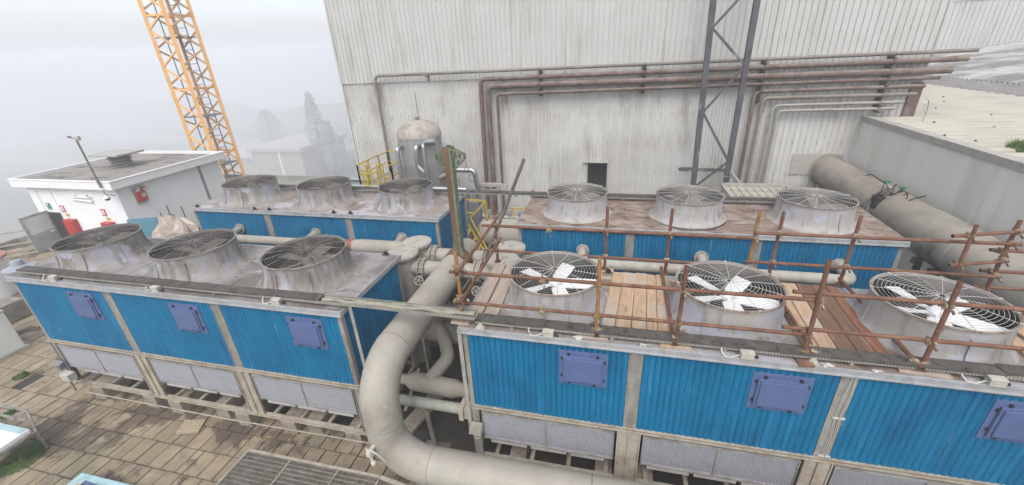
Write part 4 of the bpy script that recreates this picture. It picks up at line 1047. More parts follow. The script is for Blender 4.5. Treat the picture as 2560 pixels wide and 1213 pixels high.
m = MB(); m.box(-.14, .14, -.05, .05, 0, .03); o = m.build('offcut', 'wood_grey', bevel=.003); o.location = (10.60, 1.62, -.066); tag(o, 'short reddish offcut behind the first scaffolded fan', 'offcut')
m = MB(); m.box(-.10, .10, -.04, .04, 0, .03); o = m.build('offcut', 'wood', bevel=.003); o.location = (11.70, 1.66, -.066); tag(o, 'short offcut behind the second scaffolded fan', 'offcut')
o = MB().pipe_end((8.33 + .45, 2.4, .68), (9.19, 2.4, 1.655), .03, 12).pipe_end((8.33 + .45, 2.4, .68), (8.36, 2.4, -.26), .03, 12).build('loose_pole', 'tube_grey', angle=60)
tag(o, 'leaning dull grey pole rising behind the scaffold corner', 'pole')
# debris
rr = random.Random(5)
for i, (x, y) in enumerate([(10.32, .03), (11.15, .03), (13.1, .02), (13.55, .0)]):
    m = MB()
    m.add([(x + rr.uniform(-.07, .07), y + rr.uniform(-.035, .035), -.066 + rr.uniform(0, .03)) for k in range(14)], [(k, (k + 3) % 14, (k + 7) % 14) for k in range(14)])
    tag(m.build('film_scrap', 'cable_w', smooth=False), ['crumpled pale scrap beside the leftmost box of the scaffolded tower', 'crumpled clear film near the third scaffold post', 'crumpled scrap right of the fourth scaffold post', 'grey crumpled scrap between fourth and fifth scaffold posts'][i], 'scrap')

# ------------------------------------------------------------------ main building
YW = 10.4
mb = empty('factory_building', (9.7, YW, GZ), 'tall white corrugated factory hall behind the towers', 'building')
mo = Vector((9.7, YW, GZ))
def wp(name, mbuild, mt, **k):
    mbuild.v = [tuple(Vector(p) - mo) for p in mbuild.v]
    return mbuild.build(name, mt, mb, **k)
DX0, DX1, DZ = 9.735, 10.40, -.43
m = MB()
m.corr((.58, YW, GZ), (1, 0, 0), (0, 0, 1), (0, -1, 0), DX0 - .58, 2.50 - GZ, .1, .022, 'trap2')
m.corr((DX0, YW, DZ), (1, 0, 0), (0, 0, 1), (0, -1, 0), DX1 - DX0, 2.50 - DZ, .1, .022, 'trap2')
m.corr((DX1, YW, GZ), (1, 0, 0), (0, 0, 1), (0, -1, 0), 14.6 - DX1, 2.50 - GZ, .1, .022, 'trap2')
wp('lower_cladding', m, 'wall_dirty', smooth=False)
m = MB(); m.corr((14.6, YW, GZ), (1, 0, 0), (0, 0, 1), (0, -1, 0), 18.85 - 14.6, 2.50 - GZ, .165, .03, 'trap2')
wp('lower_cladding', m, 'wall_dirty', smooth=False)
m = MB(); m.corr((.56, YW - .02, 2.47), (1, 0, 0), (0, 0, 1), (0, -1, 0), 18.85 - .56, 10.5, .165, .028, 'trap')
wp('upper_cladding', m, 'wall', smooth=False)
m = MB(); m.corr((.56, YW, GZ), (0, 1, 0), (0, 0, 1), (-1, 0, 0), 16, 15.8, .165, .028, 'trap'); wp('side_cladding', m, 'wall', smooth=False)
m = MB(); m.corr((18.86, YW, GZ), (0, 1, 0), (0, 0, 1), (1, 0, 0), 24.5, 15.8, .165, .028, 'trap'); wp('side_cladding', m, 'wall', smooth=False)
m = MB(); m.box(.54, 18.88, YW + .02, YW + 24.5, 12.9, 12.95); wp('roof', m, 'coping', smooth=False)
m = MB(); m.box(.53, .60, YW - .05, YW + .02, GZ, 12.9); wp('corner_flashing', m, 'wall', smooth=False)
m = MB(); m.box(18.83, 18.89, YW - .06, YW + .02, 2.45, 12.9); wp('corner_flashing', m, 'wall', smooth=False)
m = MB(); m.box(18.60, 18.89, YW - .065, YW + .02, 1.0, 1.95); wp('rusted_corner', m, 'wpipe_rust', smooth=False)
m = MB(); m.box(.6, 18.8, YW - .052, YW - .02, 2.455, 2.475); wp('seam_flashing', m, 'wall_dirty', smooth=False)
dr = MB(); dr.box(DX0, DX1, YW + .35, YW + .38, GZ, DZ + .1); dr.box(DX0 - .02, DX0 - .001, YW, YW + .36, GZ, DZ); dr.box(DX1 + .001, DX1 + .02, YW, YW + .36, GZ, DZ); dr.box(DX0, DX1, YW, YW + .36, DZ + .001, DZ + .02)
wp('doorway_recess', dr, 'dark', smooth=False)
m = MB(); m.box(DX0 - .18, DX1 + .04, YW - .10, YW - .024, DZ + .02, DZ + .05, rot=Matrix.Rotation(R(-6), 3, 'X')); m.box(DX0 - .03, DX0, YW - .03, YW, GZ, DZ); m.box(DX1, DX1 + .05, YW - .035, YW, GZ, DZ + .02); wp('door_flashing', m, 'coping', smooth=False)
m = MB(); m.box(16.05, 17.45, YW - .045, YW - .033, -.72, -.06); wp('patch_sheet', m, 'coping', smooth=False)
m = MB()
for z in (3.35, 4.7, 1.25, .3, -.7):
    x = .8 + (.2 if z > 2 else 0)
    while x < 18.7:
        if not (DX0 - .1 < x < DX1 + .1 and z < 0): m.box(x - .011, x + .011, YW - .055, YW - .02, z - .011, z + .011)
        x += .33
wp('cladding_screws', m, 'bolt', smooth=False)
yp = 10.15
wp_data = [
    ('topmost', [(2.12, GZ), (2.12, 2.70), (19.7, 2.735)], .05, 'wpipe', 'topmost wall pipe, dropping alone at the left end of the hall'),
    ('second', [(6.0, GZ), (6.07, 2.46), (19.55, 2.54)], .072, 'wpipe_rust', 'second wall pipe from the top with a red rusty drop'),
    ('third', [(6.30, GZ), (6.30, 2.23), (19.28, 2.27)], .09, 'wpipe_rust', 'thick brown third wall pipe whose drop is darkest'),
    ('fourth', [(6.63, GZ), (6.63, 1.97), (19.08, 2.09)], .05, 'wpipe_rust', 'fourth wall pipe from the top, innermost of the left drops'),
    ('fifth', [(14.60, GZ), (14.60, 1.84), (18.8, 1.88)], .055, 'wpipe_rust', 'fifth wall pipe, turning down just right of the lattice mast'),
    ('sixth', [(14.84, GZ), (14.84, 1.65), (18.66, 1.675)], .05, 'wpipe', 'sixth wall pipe from the top beside the orange-stained drop'),
    ('seventh', [(15.17, GZ), (15.17, 1.43), (18.44, 1.47)], .042, 'wpipe_grey', 'seventh wall pipe, second from the bottom of the bundle'),
    ('eighth', [(15.32, GZ), (15.32, 1.275), (18.25, 1.30)], .042, 'wpipe_grey', 'lowest grey wall pipe of the bundle on the right')]
for nm, pts, r, mt, la in wp_data:
    y = yp if nm not in () else yp
    p3 = [(x, y, z) for x, z in pts]
    m = MB(); m.tube(fillet(p3, .16 if r < .06 else .2, 6), r, 12)
    tag(m.build('wall_pipe', mt, angle=50), la, 'pipe', 'pipes running along the hall wall')
for i, (x, z0, z1) in enumerate([(8.115, 1.86, 2.74), (11.39, 1.86, 2.74), (14.73, 1.5, 2.76), (17.88, 1.2, 2.78)]):
    m = MB(); m.box(x - .06, x + .06, YW - .13, YW - .03, z0, z1)
    for z in (2.7, 2.5, 2.24, 2.0) + ((1.84, 1.65) if i > 1 else ()) + ((1.45, 1.28) if i == 3 else ()):
        m.box(x - .045, x + .045, YW - .36, YW - .13, z - .085, z - .06)
    wp('pipe_bracket', m, 'bracket', smooth=False)
    m = MB()
    for z, r in ((2.71, .05), (2.51, .072), (2.24, .09), (2.03, .05)): m.lathe([(r + .004, -.012), (r + .012, -.012), (r + .012, .012), (r + .004, .012)], (x, yp, z), 12, 'x')
    wp('pipe_clamps', m, 'bracket')
for i, x in enumerate((4.1,)):
    m = MB(); m.box(x - .03, x + .03, YW - .3, YW - .03, 2.60, 2.63); m.box(x - .02, x + .02, YW - .06, YW - .03, 2.45, 2.7); wp('pipe_bracket', m, 'bracket', smooth=False)

# lattice mast in front of the hall
lm = empty('lattice_mast', (13.6, 9.6, GZ), 'dark grey zigzag-braced lattice mast standing against the hall wall', 'mast')
for xb, xt in ((13.20, 12.93), (14.09, 14.09)):
    m = MB(); a = Vector((xb - 13.6, 0, 0)); b = Vector((xt - 13.6 + (.0), 0, 10))
    m.bar(a + Vector((0, -.06, 0)), b + Vector((0, -.06, 0)), .15, .012, up=(0, 1, 0)); m.bar(a + Vector((.0, .06, 0)), b + Vector((0, .06, 0)), .15, .012, up=(0, 1, 0)); m.bar(a, b, .012, .108, up=(0, 1, 0))
    m.build('leg', 'mast', lm, smooth=False)
zz = [-1.85, -.95, -.12, 1.35, 2.60, 3.60, 4.75, 5.9, 7.05]
for i in range(len(zz) - 1):
    f = lambda z: (13.20 - .27 * (z - GZ) / 10 if 1 else 0)
    z0, z1 = zz[i], zz[i + 1]
    a = (f(z0) + .04, z0) if i % 2 else (14.05, z0); b = (14.05, z1) if i % 2 else (f(z1) + .04, z1)
    m = MB(); m.bar((a[0] - 13.6, -.05, a[1] - GZ), (b[0] - 13.6, -.05, b[1] - GZ), .07, .01, up=(0, 1, 0)); m.bar((a[0] - 13.6, -.015, a[1] - GZ), (b[0] - 13.6, -.015, b[1] - GZ), .01, .07, up=(0, 1, 0))
    m.build('brace', 'mast', lm, smooth=False)
m = MB(); m.bar((13.2 - 13.6, -.02, -.40 - GZ), (14.05 - 13.6, -.02, -.40 - GZ), .05, .09); m.build('brace', 'mast', lm, smooth=False)
m = MB(); m.lathe([(.085, -.04), (.11, -.04), (.11, .04), (.085, .04)], (0, 0, -.55 - GZ), 4); 
m = MB(); m.box(.49 - .10, .49 + .10, -.1, .1, -.60 - GZ, -.585 - GZ); m.build('splice_plate', 'galv', lm, smooth=False)
m = MB(); m.tube(fillet([(13.08 - 13.6, -.02, -.35 - GZ), (12.68 - 13.6, -.02, -.35 - GZ), (12.66 - 13.6, -.02, -.42 - GZ), (13.08 - 13.6, -.02, -.42 - GZ)], .04), .035, 8); m.build('lamp_arm', 'mast', lm)
o = MB().bar((14.16, 9.5, -.46), (14.75, 8.2, -1.15), .07, .10).build('diagonal_strut', 'galv', smooth=False)
tag(o, 'pale grey strut from the mast down to the small sheet roof', 'strut')

# small sheet-roofed enclosure behind the back-right tower
sh = empty('sheet_enclosure', (14.6, 8.1, GZ), 'small enclosure with tan ribbed roof between mast and duct', 'enclosure')
m = MB(); m.corr((13.85 - 14.6, 7.35 - 8.1, 2.18), (1, 0, 0), (0, 1, 0), (0, 0, 1), 1.62, 1.4, .2, .03, 'trap'); m.build('ribbed_roof', 'roof_cream', sh, smooth=False)
m = MB(); m.box(-.8, .92, .66, .72, 2.17, 2.27); m.box(-.82, -.76, -.8, .72, 2.12, 2.24); m.box(.88, .94, -.8, .66, 2.12, 2.24); m.build('roof_curb', 'coping', sh, smooth=False)
m = MB(); m.box(-.76, .88, -.76, .64, 0, 2.15); m.build('enclosure_walls', 'annex', sh, smooth=False)

# ------------------------------------------------------------------ annex with roofs on the right
XR = 17.67
ax = empty('annex_building', (XR, 4, GZ), 'long grey-green annex wall and cream ribbed roof on the right', 'building')
ao = Vector((XR, 4, GZ))
def apart(name, m, mt, **k):
    m.v = [tuple(Vector(p) - ao) for p in m.v]; return m.build(name, mt, ax, **k)
m = MB(); m.corr((XR, -6, GZ), (0, 1, 0), (0, 0, 1), (-1, 0, 0), YW + 6, 1.03 - GZ, .12, .0009); apart('wall', m, 'annex', angle=60)
m = MB(); m.box(XR - .03, XR + .22, -6, YW - .06, 1.03, 1.075); m.box(XR - .034, XR - .031, -6, YW - .06, .93, 1.07); apart('coping', m, 'coping', smooth=False, bevel=.004)
m = MB(); m.corr((XR + .2, -6, 1.0), (0, 1, 0), (1, 0, 0), (0, 0, 1), 16.3, 6.25, .45, .045); m.corr((18.95, 10.3, 1.0), (0, 1, 0), (1, 0, 0), (0, 0, 1), 24.6, 5.17, .45, .045)
apart('cream_roof', m, 'roof_cream', angle=60)
m = MB(); m.corr((24.0, -6, .90), (0, 1, 0), (1, 0, .015), (0, 0, 1), 40.9, 3.0, .3, .05); apart('sooty_roof', m, 'roof_dark', angle=60)
m = MB(); m.corr((26.9, -6, .98), (0, 1, 0), (1, 0, .11), (0, 0, 1), 40.9, 26, .3, .05); apart('patchy_roof', m, 'roof_patch', angle=60)
m = MB()
rr = random.Random(9)
for k in range(20):
    x = rr.uniform(18, 24); y = rr.uniform(6, 18.0) if x > 19 else rr.uniform(5, 10)
    m.lathe([(.03, .0), (.02, .03)], (x, y, 1.035), 6, cap1=True)
apart('roof_fixings', m, 'bracket')
fh = empty('far_hall', (36, 35, GZ), 'far pale ribbed hall at the top right corner', 'building')
m = MB(); m.corr((18.95 - 36, 0, 3.5), (1, 0, 0), (0, 0, 1), (0, -1, 0), 60, 4.3, .3, .04, 'trap'); m.build('lower_cladding', 'wall', fh, smooth=False)
m = MB(); m.corr((18.95 - 36, -.05, 7.75), (1, 0, 0), (0, 0, 1), (0, -1, 0), 60, 9, .3, .04, 'trap'); m.build('upper_cladding', 'wall', fh, smooth=False)
def tuft(name, c, n, h, sp, label, mt='grass', seed=1):
    rr = random.Random(seed); m = MB()
    for k in range(n):
        a = rr.uniform(0, 2 * PI); r = sp * math.sqrt(rr.random()); p = Vector(c) + Vector((r * math.cos(a), r * math.sin(a), 0))
        d = Vector((rr.uniform(-.5, .5), rr.uniform(-.5, .5), 1)).normalized(); hh = h * rr.uniform(.5, 1.1); w_ = Vector((math.cos(a), -math.sin(a), 0)) * .006
        q = p + d * hh * .6; e = q + (d + Vector((rr.uniform(-.6, .6), rr.uniform(-.6, .6), -.3))).normalized() * hh * .5
        m.add([p - w_, p + w_, q + w_ * .8, q - w_ * .8, e], [(0, 1, 2, 3), (3, 2, 4)])
    return m.build(name, mt, smooth=False)
tag(tuft('grass_tuft', (18.55, 6.25, 1.0), 500, .20, .16, '', seed=2), 'bright green grass tuft growing on the cream roof', 'plant')
tag(tuft('grass_tuft', (18.42, 5.85, 1.0), 260, .16, .14, '', seed=4), 'second green tuft at the right photo edge on the cream roof', 'plant')
m = MB(); m.tube([(18.6, 9.4, 1.0), (18.62, 9.4, 1.35), (18.58, 9.4, 1.6)], .007, 5)
for k in range(7): m.tube([(18.6, 9.4, 1.25 + k * .05), (18.6 + random.uniform(-.12, .12), 9.4, 1.35 + k * .05)], .004, 4)
tag(m.build('dead_weed', 'wpipe'), 'thin dead weed stalk on the cream roof near the pipe ends', 'plant')

# ------------------------------------------------------------------ big duct
du = empty('exhaust_duct', (17.1, 6, GZ), 'huge dusty brown duct leaving the hall beside the annex wall', 'duct')
do = Vector((17.1, 6, GZ))
def dp(name, prof, mt):
    m = MB(); m.lathe(prof, Vector((17.1, 0, -.55)) - do, 40, 'y'); return m.build(name, mt, du, angle=40)
dp('wall_collar', [(.43, 10.39), (.50, 10.39), (.50, 10.33), (.43, 10.33)], 'duct')
dp('duct_section', [(.43, 10.4), (.435, 9.42), (.425, 9.40), (.425, 8.7), (.435, 8.69), (.435, 7.9)], 'duct')
dp('duct_section', [(.435, 7.9), (.455, 7.89), (.455, 7.05), (.40, 6.92)], 'duct')
dp('damper_ring', [(.40, 6.95), (.51, 6.95), (.51, 6.90), (.40, 6.90), (.40, 6.82), (.51, 6.82), (.51, 6.78), (.44, 6.78)], 'duct')
dp('duct_section', [(.44, 6.8), (.45, 6.2), (.455, 5.62)], 'duct')
dp('duct_section', [(.455, 5.62), (.47, 5.61), (.47, 5.52), (.475, 5.50), (.475, 4.2), (.465, 4.19), (.465, 2.6), (.475, 2.59), (.475, -3.5)], 'duct_patch')
for (y, z0) in ((4.6, 0),):
    for yy in (4.35, 4.85):
        m = MB(); m.bar((-.35, yy - 6, 1.95), (-.35, yy - 6, 0), .09, .09); m.bar((-.35, yy - 6, 1.2), (-1.0, yy - 6, .9), .06, .08); m.bar((-.40, yy - .06 - 6, 1.9), (-.40, yy + .06 - 6, 1.9), .12, .12)
        m.build('support_bracket', 'black', du, smooth=False)
for yy in (8.75,):
    m = MB(); m.bar((-.3, yy - 6, 1.95), (-.3, yy - 6, 0), .1, .1); m.bar((-.55, yy - 6, 1.88), (.4, yy - 6, 1.88), .08, .08)
    m.build('support_bracket', 'black', du, smooth=False)
cb = empty('damper_actuator', (16.72, 6.7, -.35), 'black motor with tangled cables and green plugs on the duct', 'actuator')
m = MB(); m.box(-.09, .09, -.1, .12, -.14, .16); m.box(-.05, .05, -.06, .06, -.42, -.14); m.lathe([(.05, .16), (.06, .2), (.03, .23)], n=10, cap1=True); m.tube([(0, 0, -.4), (-.03, -.05, -.75)], .02, 6); m.build('motor', 'black', cb, bevel=.01)
m = MB(); rr = random.Random(12)
for k in range(5):
    pts = [(.0, .0, .15)]
    a = rr.uniform(-.3, .3)
    for j in range(1, 6): pts.append((.05 + j * .07 + a * .1, .25 * math.sin(j * .9 + k) - .12 * j * (k % 2), .30 + .14 * math.sin(j * 1.3 + k * 1.7)))
    m.tube(pts, .012, 6)
m.tube([(.15, 1.1, .34), (.18, .9, .42), (.2, .6, .38), (.22, .35, .36)], .014, 6)
m.build('cables', 'black', cb)
for (x, y, z) in ((.22, .3, .38), (.30, -.15, .38)):
    m = MB(); m.box(x - .05, x + .07, y - .03, y + .03, z, z + .05); m.build('green_plug', 'cable_green', cb, smooth=False)
m = MB(); m.tube([(17.1, 7.95, -.10), (17.12, 7.95, .08)], .012, 6); m.lathe([(.03, .08), (.04, .11), (.03, .15)], (17.12, 7.95, .0), 10, cap1=True, cap0=True)
tag(m.build('gauge_probe', 'bluegrey'), 'small probe standing on top of the duct', 'gauge')

# ------------------------------------------------------------------ insulated tank
tk = empty('storage_tank', (4.36, 8.5, GZ), 'tall dome-topped insulated tank before the hall wall', 'tank')
zb = .92 - GZ
MB().lathe([(.70, .8), (.70, zb - .9), (.703, zb - .88), (.703, zb - .87), (.70, zb - .85), (.70, zb)], n=40).build('shell', 'tank', tk)
dm = MB(); prof = [(.72, zb - .03), (.72, zb)]
for k in range(1, 10):
    a = k / 9 * PI / 2; prof.append((.72 * math.cos(a) + .001, zb + .50 * math.sin(a)))
dm.lathe(prof, n=40)
for k in range(20):
    a = 2 * PI * k / 20
    dm.tube([(.723 * math.cos(a) * math.cos(q), .723 * math.sin(a) * math.cos(q), zb + .50 * math.sin(q) + .002) for q in (0, .35, .7, 1.05, 1.35)], .006, 4)
dm.build('dome', 'tank_dome', tk, angle=50)
m = MB(); m.tube([(.0, 0, zb + .48), (.02, 0, zb + .55)], .05, 10); m.lathe([(.09, 0), (.09, .04)], (.0, 0, zb + .53), 12, cap1=True, cap0=True); m.build('top_nozzle', 'pipe_low', tk)
MB().tube([(.05, 0, zb + .5), (.04, 0, zb + 1.32)], .012, 6).build('lightning_rod', 'wpipe', tk)
m = MB(); m.lathe([(.17, -.04), (.2, -.03), (.2, .03), (.17, .04)], (-.74, -.05, zb - .35), 20, 'x', cap0=True); m.build('manhole', 'tank', tk)
for pts, r in (([(-.38, -.5, zb - .25), (-.40, -.88, zb - .25), (-.40, -.88, -.2 + 1.3)], .07), ([(.28, -.5, zb - .2), (.24, -.86, zb - .2), (.22, -.86, zb - .8), (.38, -.86, zb - 1.0), (.40, -.86, 1.2)], .075), ([(.40, -.6, zb - .15), (.46, -.80, zb - .15), (.50, -.80, 1.2)], .055), ([(.35, -.5, zb - .12), (.86, -.65, zb - .08)], .10)):
    MB().tube(fillet(pts, .1, 5), r, 14).build('side_pipe', 'silver', tk, angle=50)
m = MB()
for k in range(4): a = PI / 4 + k * PI / 2; m.box(.6 * math.cos(a) - .06, .6 * math.cos(a) + .06, .6 * math.sin(a) - .06, .6 * math.sin(a) + .06, 0, .85)
m.build('support_legs', 'post', tk, smooth=False)

# ------------------------------------------------------------------ yellow platform by the tank
yp_ = empty('yellow_platform', (2.8, 8.9, GZ), 'yellow railed service platform with caged ladder left of the tank', 'platform')
yo = Vector((2.8, 8.9, GZ))
x0, x1, y0, y1, zd, zr = 2.15, 3.42, 8.0, 10.05, -.78, .02
m = MB(); m.box(x0 - 2.8, x1 - 2.8, y0 - 8.9, y1 - 8.9, zd - .05 - GZ, zd - GZ); m.build('deck', 'pipe_low', yp_, smooth=False)
m = MB(); m.box(x0 - .02 - 2.8, x1 + .02 - 2.8, y0 - .03 - 8.9, y0 - .001 - 8.9, zd - .16 - GZ, zd + .0 - GZ); m.box(x0 - .03 - 2.8, x0 - .001 - 2.8, y0 - 8.9, y1 - 8.9, zd - .16 - GZ, zd - GZ); m.build('edge_beam', 'black', yp_, smooth=False)
def rail(pts, name='railing', mt='yellow', par=yp_, off=yo, posts=True, h=.78, mid=True, pr=.022):
    m = MB()
    P_ = [Vector(p) for p in pts]
    for a, b in zip(P_, P_[1:]):
        m.bar(a - off, b - off, .04, .035)
        if mid: m.bar(a - off - Vector((0, 0, h * .48)), b - off - Vector((0, 0, h * .48)), .03, .03)
        n = max(1, round((b - a).length / .8))
        for k in range(n + 1):
            p = a.lerp(b, k / n); m.bar(p - off, p - off - Vector((0, 0, h)), .045, .045)
    return m.build(name, mt, par, smooth=False)
rail([(x0, y0, zr), (x0, y1, zr), (x1, y1, zr)]); rail([(x1, y0 + .0, zr), (x1, y1 - .4, zr)]); rail([(x0, y0, zr), (x0 + .35, y0, zr)]); rail([(x0 + .95, y0, zr), (x1, y0, zr)])
m = MB()
for x in (2.52, 2.95): m.bar((x - 2.8, y0 - .07 - 8.9, .05 - GZ), (x - 2.8, y0 - .07 - 8.9, 0), .05, .03)
for k in range(11): m.bar((2.52 - 2.8, y0 - .07 - 8.9, .25 + k * .27), (2.95 - 2.8, y0 - .07 - 8.9, .25 + k * .27), .025, .025)
for z in (-.15, -.55, -.95, -1.35):
    m.tube([(-.065 + .30 * math.cos(a), y0 - .07 - 8.9 - .42 * math.sin(a), z - GZ) for a in [PI * k / 8 for k in range(9)]], .022, 6)
for k in (1, 2.5, 4, 5.5, 7):
    a = PI * k / 8; m.bar((-.065 + .30 * math.cos(a), y0 - .07 - 8.9 - .42 * math.sin(a), .0 - GZ), (-.065 + .30 * math.cos(a), y0 - .07 - 8.9 - .42 * math.sin(a), -1.4 - GZ), .035, .012)
m.build('caged_ladder', 'yellow', yp_)
m = MB()
for x in (x0 + .06, x1 - .06):
    for y in (y0 + .06, y1 - .06): m.box(x - .05 - 2.8, x + .05 - 2.8, y - .05 - 8.9, y + .05 - 8.9, 0, zd - .05 - GZ)
m.build('platform_leg', 'post', yp_, smooth=False)
# pipe runs around the platform and tank
for pts, r, mt, la in (
    ([(-.5, 9.6, -.95), (2.4, 9.4, -.95), (3.4, 9.4, -1.0)], .10, 'silver', 'silver insulated pipe passing behind the yellow platform'),
    ([(1.0, 7.6, -.62), (6.2, 7.6, -.62), (6.2, 7.6, GZ)], .09, 'silver', 'long bright silver pipe behind the back-left tower fans'),
    ([(-.2, 7.9, -.95), (3.2, 7.9, -.95)], .12, 'pipe_lid', 'cream lagged pipe low behind the back-left tower'),
    ([(4.9, 8.5, -.23), (6.15, 8.5, -.23), (6.22, 8.5, -.8), (6.22, 8.5, GZ)], .085, 'silver', 'shiny pipe elbowing down right of the green post'),
    ([(4.8, 8.4, -.55), (5.62, 7.9, -.16), (5.75, 7.9, -.3), (5.8, 7.9, GZ)], .085, 'wpipe_grey', 'grey pipe slanting up behind the green post then down')):
    tag(MB().tube(fillet(pts, .14, 6), r, 14).build('service_pipe', mt, angle=50), la, 'pipe', 'service pipes around the tank')

# ------------------------------------------------------------------ gap between the rear towers
gt = empty('horizontal_tank', (7.7, 6.6, GZ), 'grey horizontal tank lying low between the two rear towers', 'tank')
MB().lathe([(.001, -.92), (.25, -.88), (.40, -.75), (.43, -.62), (.43, .8), (.40, .95), (.001, 1.0)], (0, 0, 1.25), 32, 'x').build('tank_shell', 'pipe_lid', gt)
m = MB(); m.box(-.55, -.45, -.3, .3, 0, .95); m.box(.55, .65, -.3, .3, 0, .95); m.build('saddle', 'post', gt, smooth=False)
st = empty('yellow_stair', (6.95, 6.2, GZ), 'yellow steel stair descending between the two rear towers', 'stair')
so2 = Vector((6.95, 6.2, GZ))
def ybar(m, a, b, w_=.035): m.bar(Vector(a) - so2, Vector(b) - so2, w_, w_)
m = MB()
ybar(m, (6.55, 6.5, -.55), (7.13, 6.5, -.58)); ybar(m, (6.55, 6.5, -.95), (6.75, 6.5, -.98)); ybar(m, (7.13, 6.5, -.58), (7.15, 6.5, -1.3)); ybar(m, (7.06, 6.5, -.6), (7.08, 6.5, -1.3)); ybar(m, (7.13, 6.45, -.58), (6.72, 6.2, -1.0)); ybar(m, (6.72, 6.2, -1.0), (7.38, 5.6, -1.75))
m.build('handrail', 'yellow', st, smooth=False)
m = MB(); ybar(m, (6.6, 6.3, -1.25), (7.5, 5.6, -2.2), .05); ybar(m, (6.6, 5.9, -1.35), (7.5, 5.2, -2.3), .05)
for k in range(5): ybar(m, (6.7 + .18 * k, 6.2 - .14 * k, -1.36 - .19 * k), (6.7 + .18 * k, 5.8 - .14 * k, -1.45 - .19 * k), .06)
m.build('flight', 'yellow', st, smooth=False)
fr = empty('yellow_trestle', (7.75, 5.7, GZ), 'yellow trestle legs in front of the horizontal tank', 'trestle')
m = MB()
for a, b in (((-.1, 0, 1.35), (-.35, 0, 0.3)), ((-.1, 0, 1.35), (.05, 0, .3)), ((.55, 0, 1.2), (.25, 0, .3)), ((.0, 0, .75), (.5, 0, .75)), ((-.12, 0, 1.3), (-.18, .3, .3)), ((.55, 0, 1.2), (.75, 0, .3))): m.bar(a, b, .03, .03)
m.build('trestle_legs', 'yellow', fr, smooth=False)
m = MB(); m.bar((7.75, 6.9, -.92), (8.75, 6.9, -.92), .04, .04); m.bar((7.8, 6.9, -.92), (7.8, 6.9, -1.5), .04, .04); m.bar((8.5, 6.9, -.92), (8.5, 6.9, -1.5), .04, .04)
tag(m.build('guard_rail', 'yellow', smooth=False), 'short yellow guard rail just left of the back-right tower', 'railing')
m = MB(); m.box(6.13, 6.22, 9.0, 9.09, GZ, -.94); m.box(6.75, 6.84, 9.0, 9.09, GZ, -.94); m.box(6.10, 6.9, 8.98, 9.12, -.94, -.84); m.box(6.3, 6.8, 9.0, 9.1, -1.14, -1.06); m.box(6.9, 7.1, 9.0, 9.1, -1.2, -.86)
tag(m.build('steel_portal', 'pipe_lid', smooth=False), 'peeling white steel portal frame below the rusty wall drops', 'frame')
m = MB(); m.tube([(6.3, 7.9, -1.62), (8.6, 7.9, -1.62)], .07, 12); m.tube([(6.9, 7.9, -1.62), (6.9, 7.9, GZ)], .05, 10); m.lathe([(.12, -.1), (.12, .1)], (6.65, 7.9, -1.62), 12, 'x', True, True)
for k in range(4): m.lathe([(.06, 0), (.08, .1), (.05, .2)], (6.75 + .35 * k, 7.9, -1.58), 10, cap1=True)
tag(m.build('service_pipe', 'galv'), 'low galvanised pipe with valves seen between the rear towers', 'pipe', 'service pipes around the tank')
m = MB(); m.box(6.45, 6.75, 6.9, 7.2, GZ, -.75); m.box(6.5, 6.62, 7.1, 7.3, -.75, -.45)
tag(m.build('pump_unit', 'grey', bevel=.02), 'dark grey pump unit beside the back-left tower corner', 'pump')
m = MB(); m.box(8.28, 8.5, 7.05, 7.13, -1.32, -1.02)
tag(m.build('control_box', 'bluegrey', bevel=.01), 'small light grey control box on the wall of valves', 'box')
rv = empty('red_valve', (8.1, 8.3, -1.0), 'small red and silver valve cluster beside the leaning pole', 'valve')
m = MB(); m.lathe([(.07, 0), (.09, .05), (.05, .12)], n=12, cap0=True, cap1=True); m.tube([(-.1, 0, .05), (.08, 0, .2)], .03, 8); m.build('red_body', 'red', rv)
m = MB(); m.tube([(.05, 0, .0), (.45, 0, -.08)], .035, 8); m.tube([(.2, 0, -.05), (.2, 0, -.5)], .03, 8); m.lathe([(.06, -.05), (.06, .05)], (.25, 0, -.05), 10, 'x', True, True); m.build('valve_pipe', 'galv', rv)

# ------------------------------------------------------------------ white building
wb = empty('white_building', (-8.7, 8.3, GZ), 'low white flat-roofed building with grey felt roof on the left', 'building')
wo_ = Vector((-8.7, 8.3, GZ))
def wpart(name, m, mt, **k):
    m.v = [tuple(Vector(p) - wo_) for p in m.v]; return m.build(name, mt, wb, **k)
WX0, WX1, WY0, WY1 = -10.95, -6.45, 6.15, 10.4
m = MB(); m.box(WX0, WX1, WY0, WY1, GZ - .02, -.40); wpart('wall', m, 'white', smooth=False)
m = MB()
e0, e1, f0, f1 = -11.25, -6.22, 5.93, 10.65
m.box(e0, e1, f0, f0 + .09, -.45, -.17); m.box(e0, e1, f1 - .09, f1, -.45, -.17); m.box(e0, e0 + .09, f0 + .09, f1 - .09, -.45, -.17); m.box(e1 - .09, e1, f0 + .09, f1 - .09, -.45, -.17)
m.box(e0 - .02, e1 + .02, f0 - .02, f0 + .10, -.169, -.15); m.box(e0 - .02, e1 + .02, f1 - .10, f1 + .02, -.169, -.15); m.box(e0 - .02, e0 + .10, f0 + .10, f1 - .10, -.169, -.15); m.box(e1 - .10, e1 + .02, f0 + .10, f1 - .10, -.169, -.15)
m.box(e0 + .09, e1 - .09, f0 + .09, f1 - .09, -.449, -.42)
wpart('fascia', m, 'white_trim', smooth=False)
m = MB(); m.box(e0 + .10, e1 - .10, f0 + .10, f1 - .10, -.40, -.25); wpart('roof', m, 'felt', smooth=False)
m = MB()
for z, s_ in ((-.22, .38), (-.10, .41), (.02, .44), (.13, .46)): m.lathe([(s_ * .85, z + .09), (s_ * 1.1, z)], (-8.9, 8.3, 0), 4)
m.lathe([(.34, -.25), (.34, .25)], (-8.9, 8.3, 0), 4)
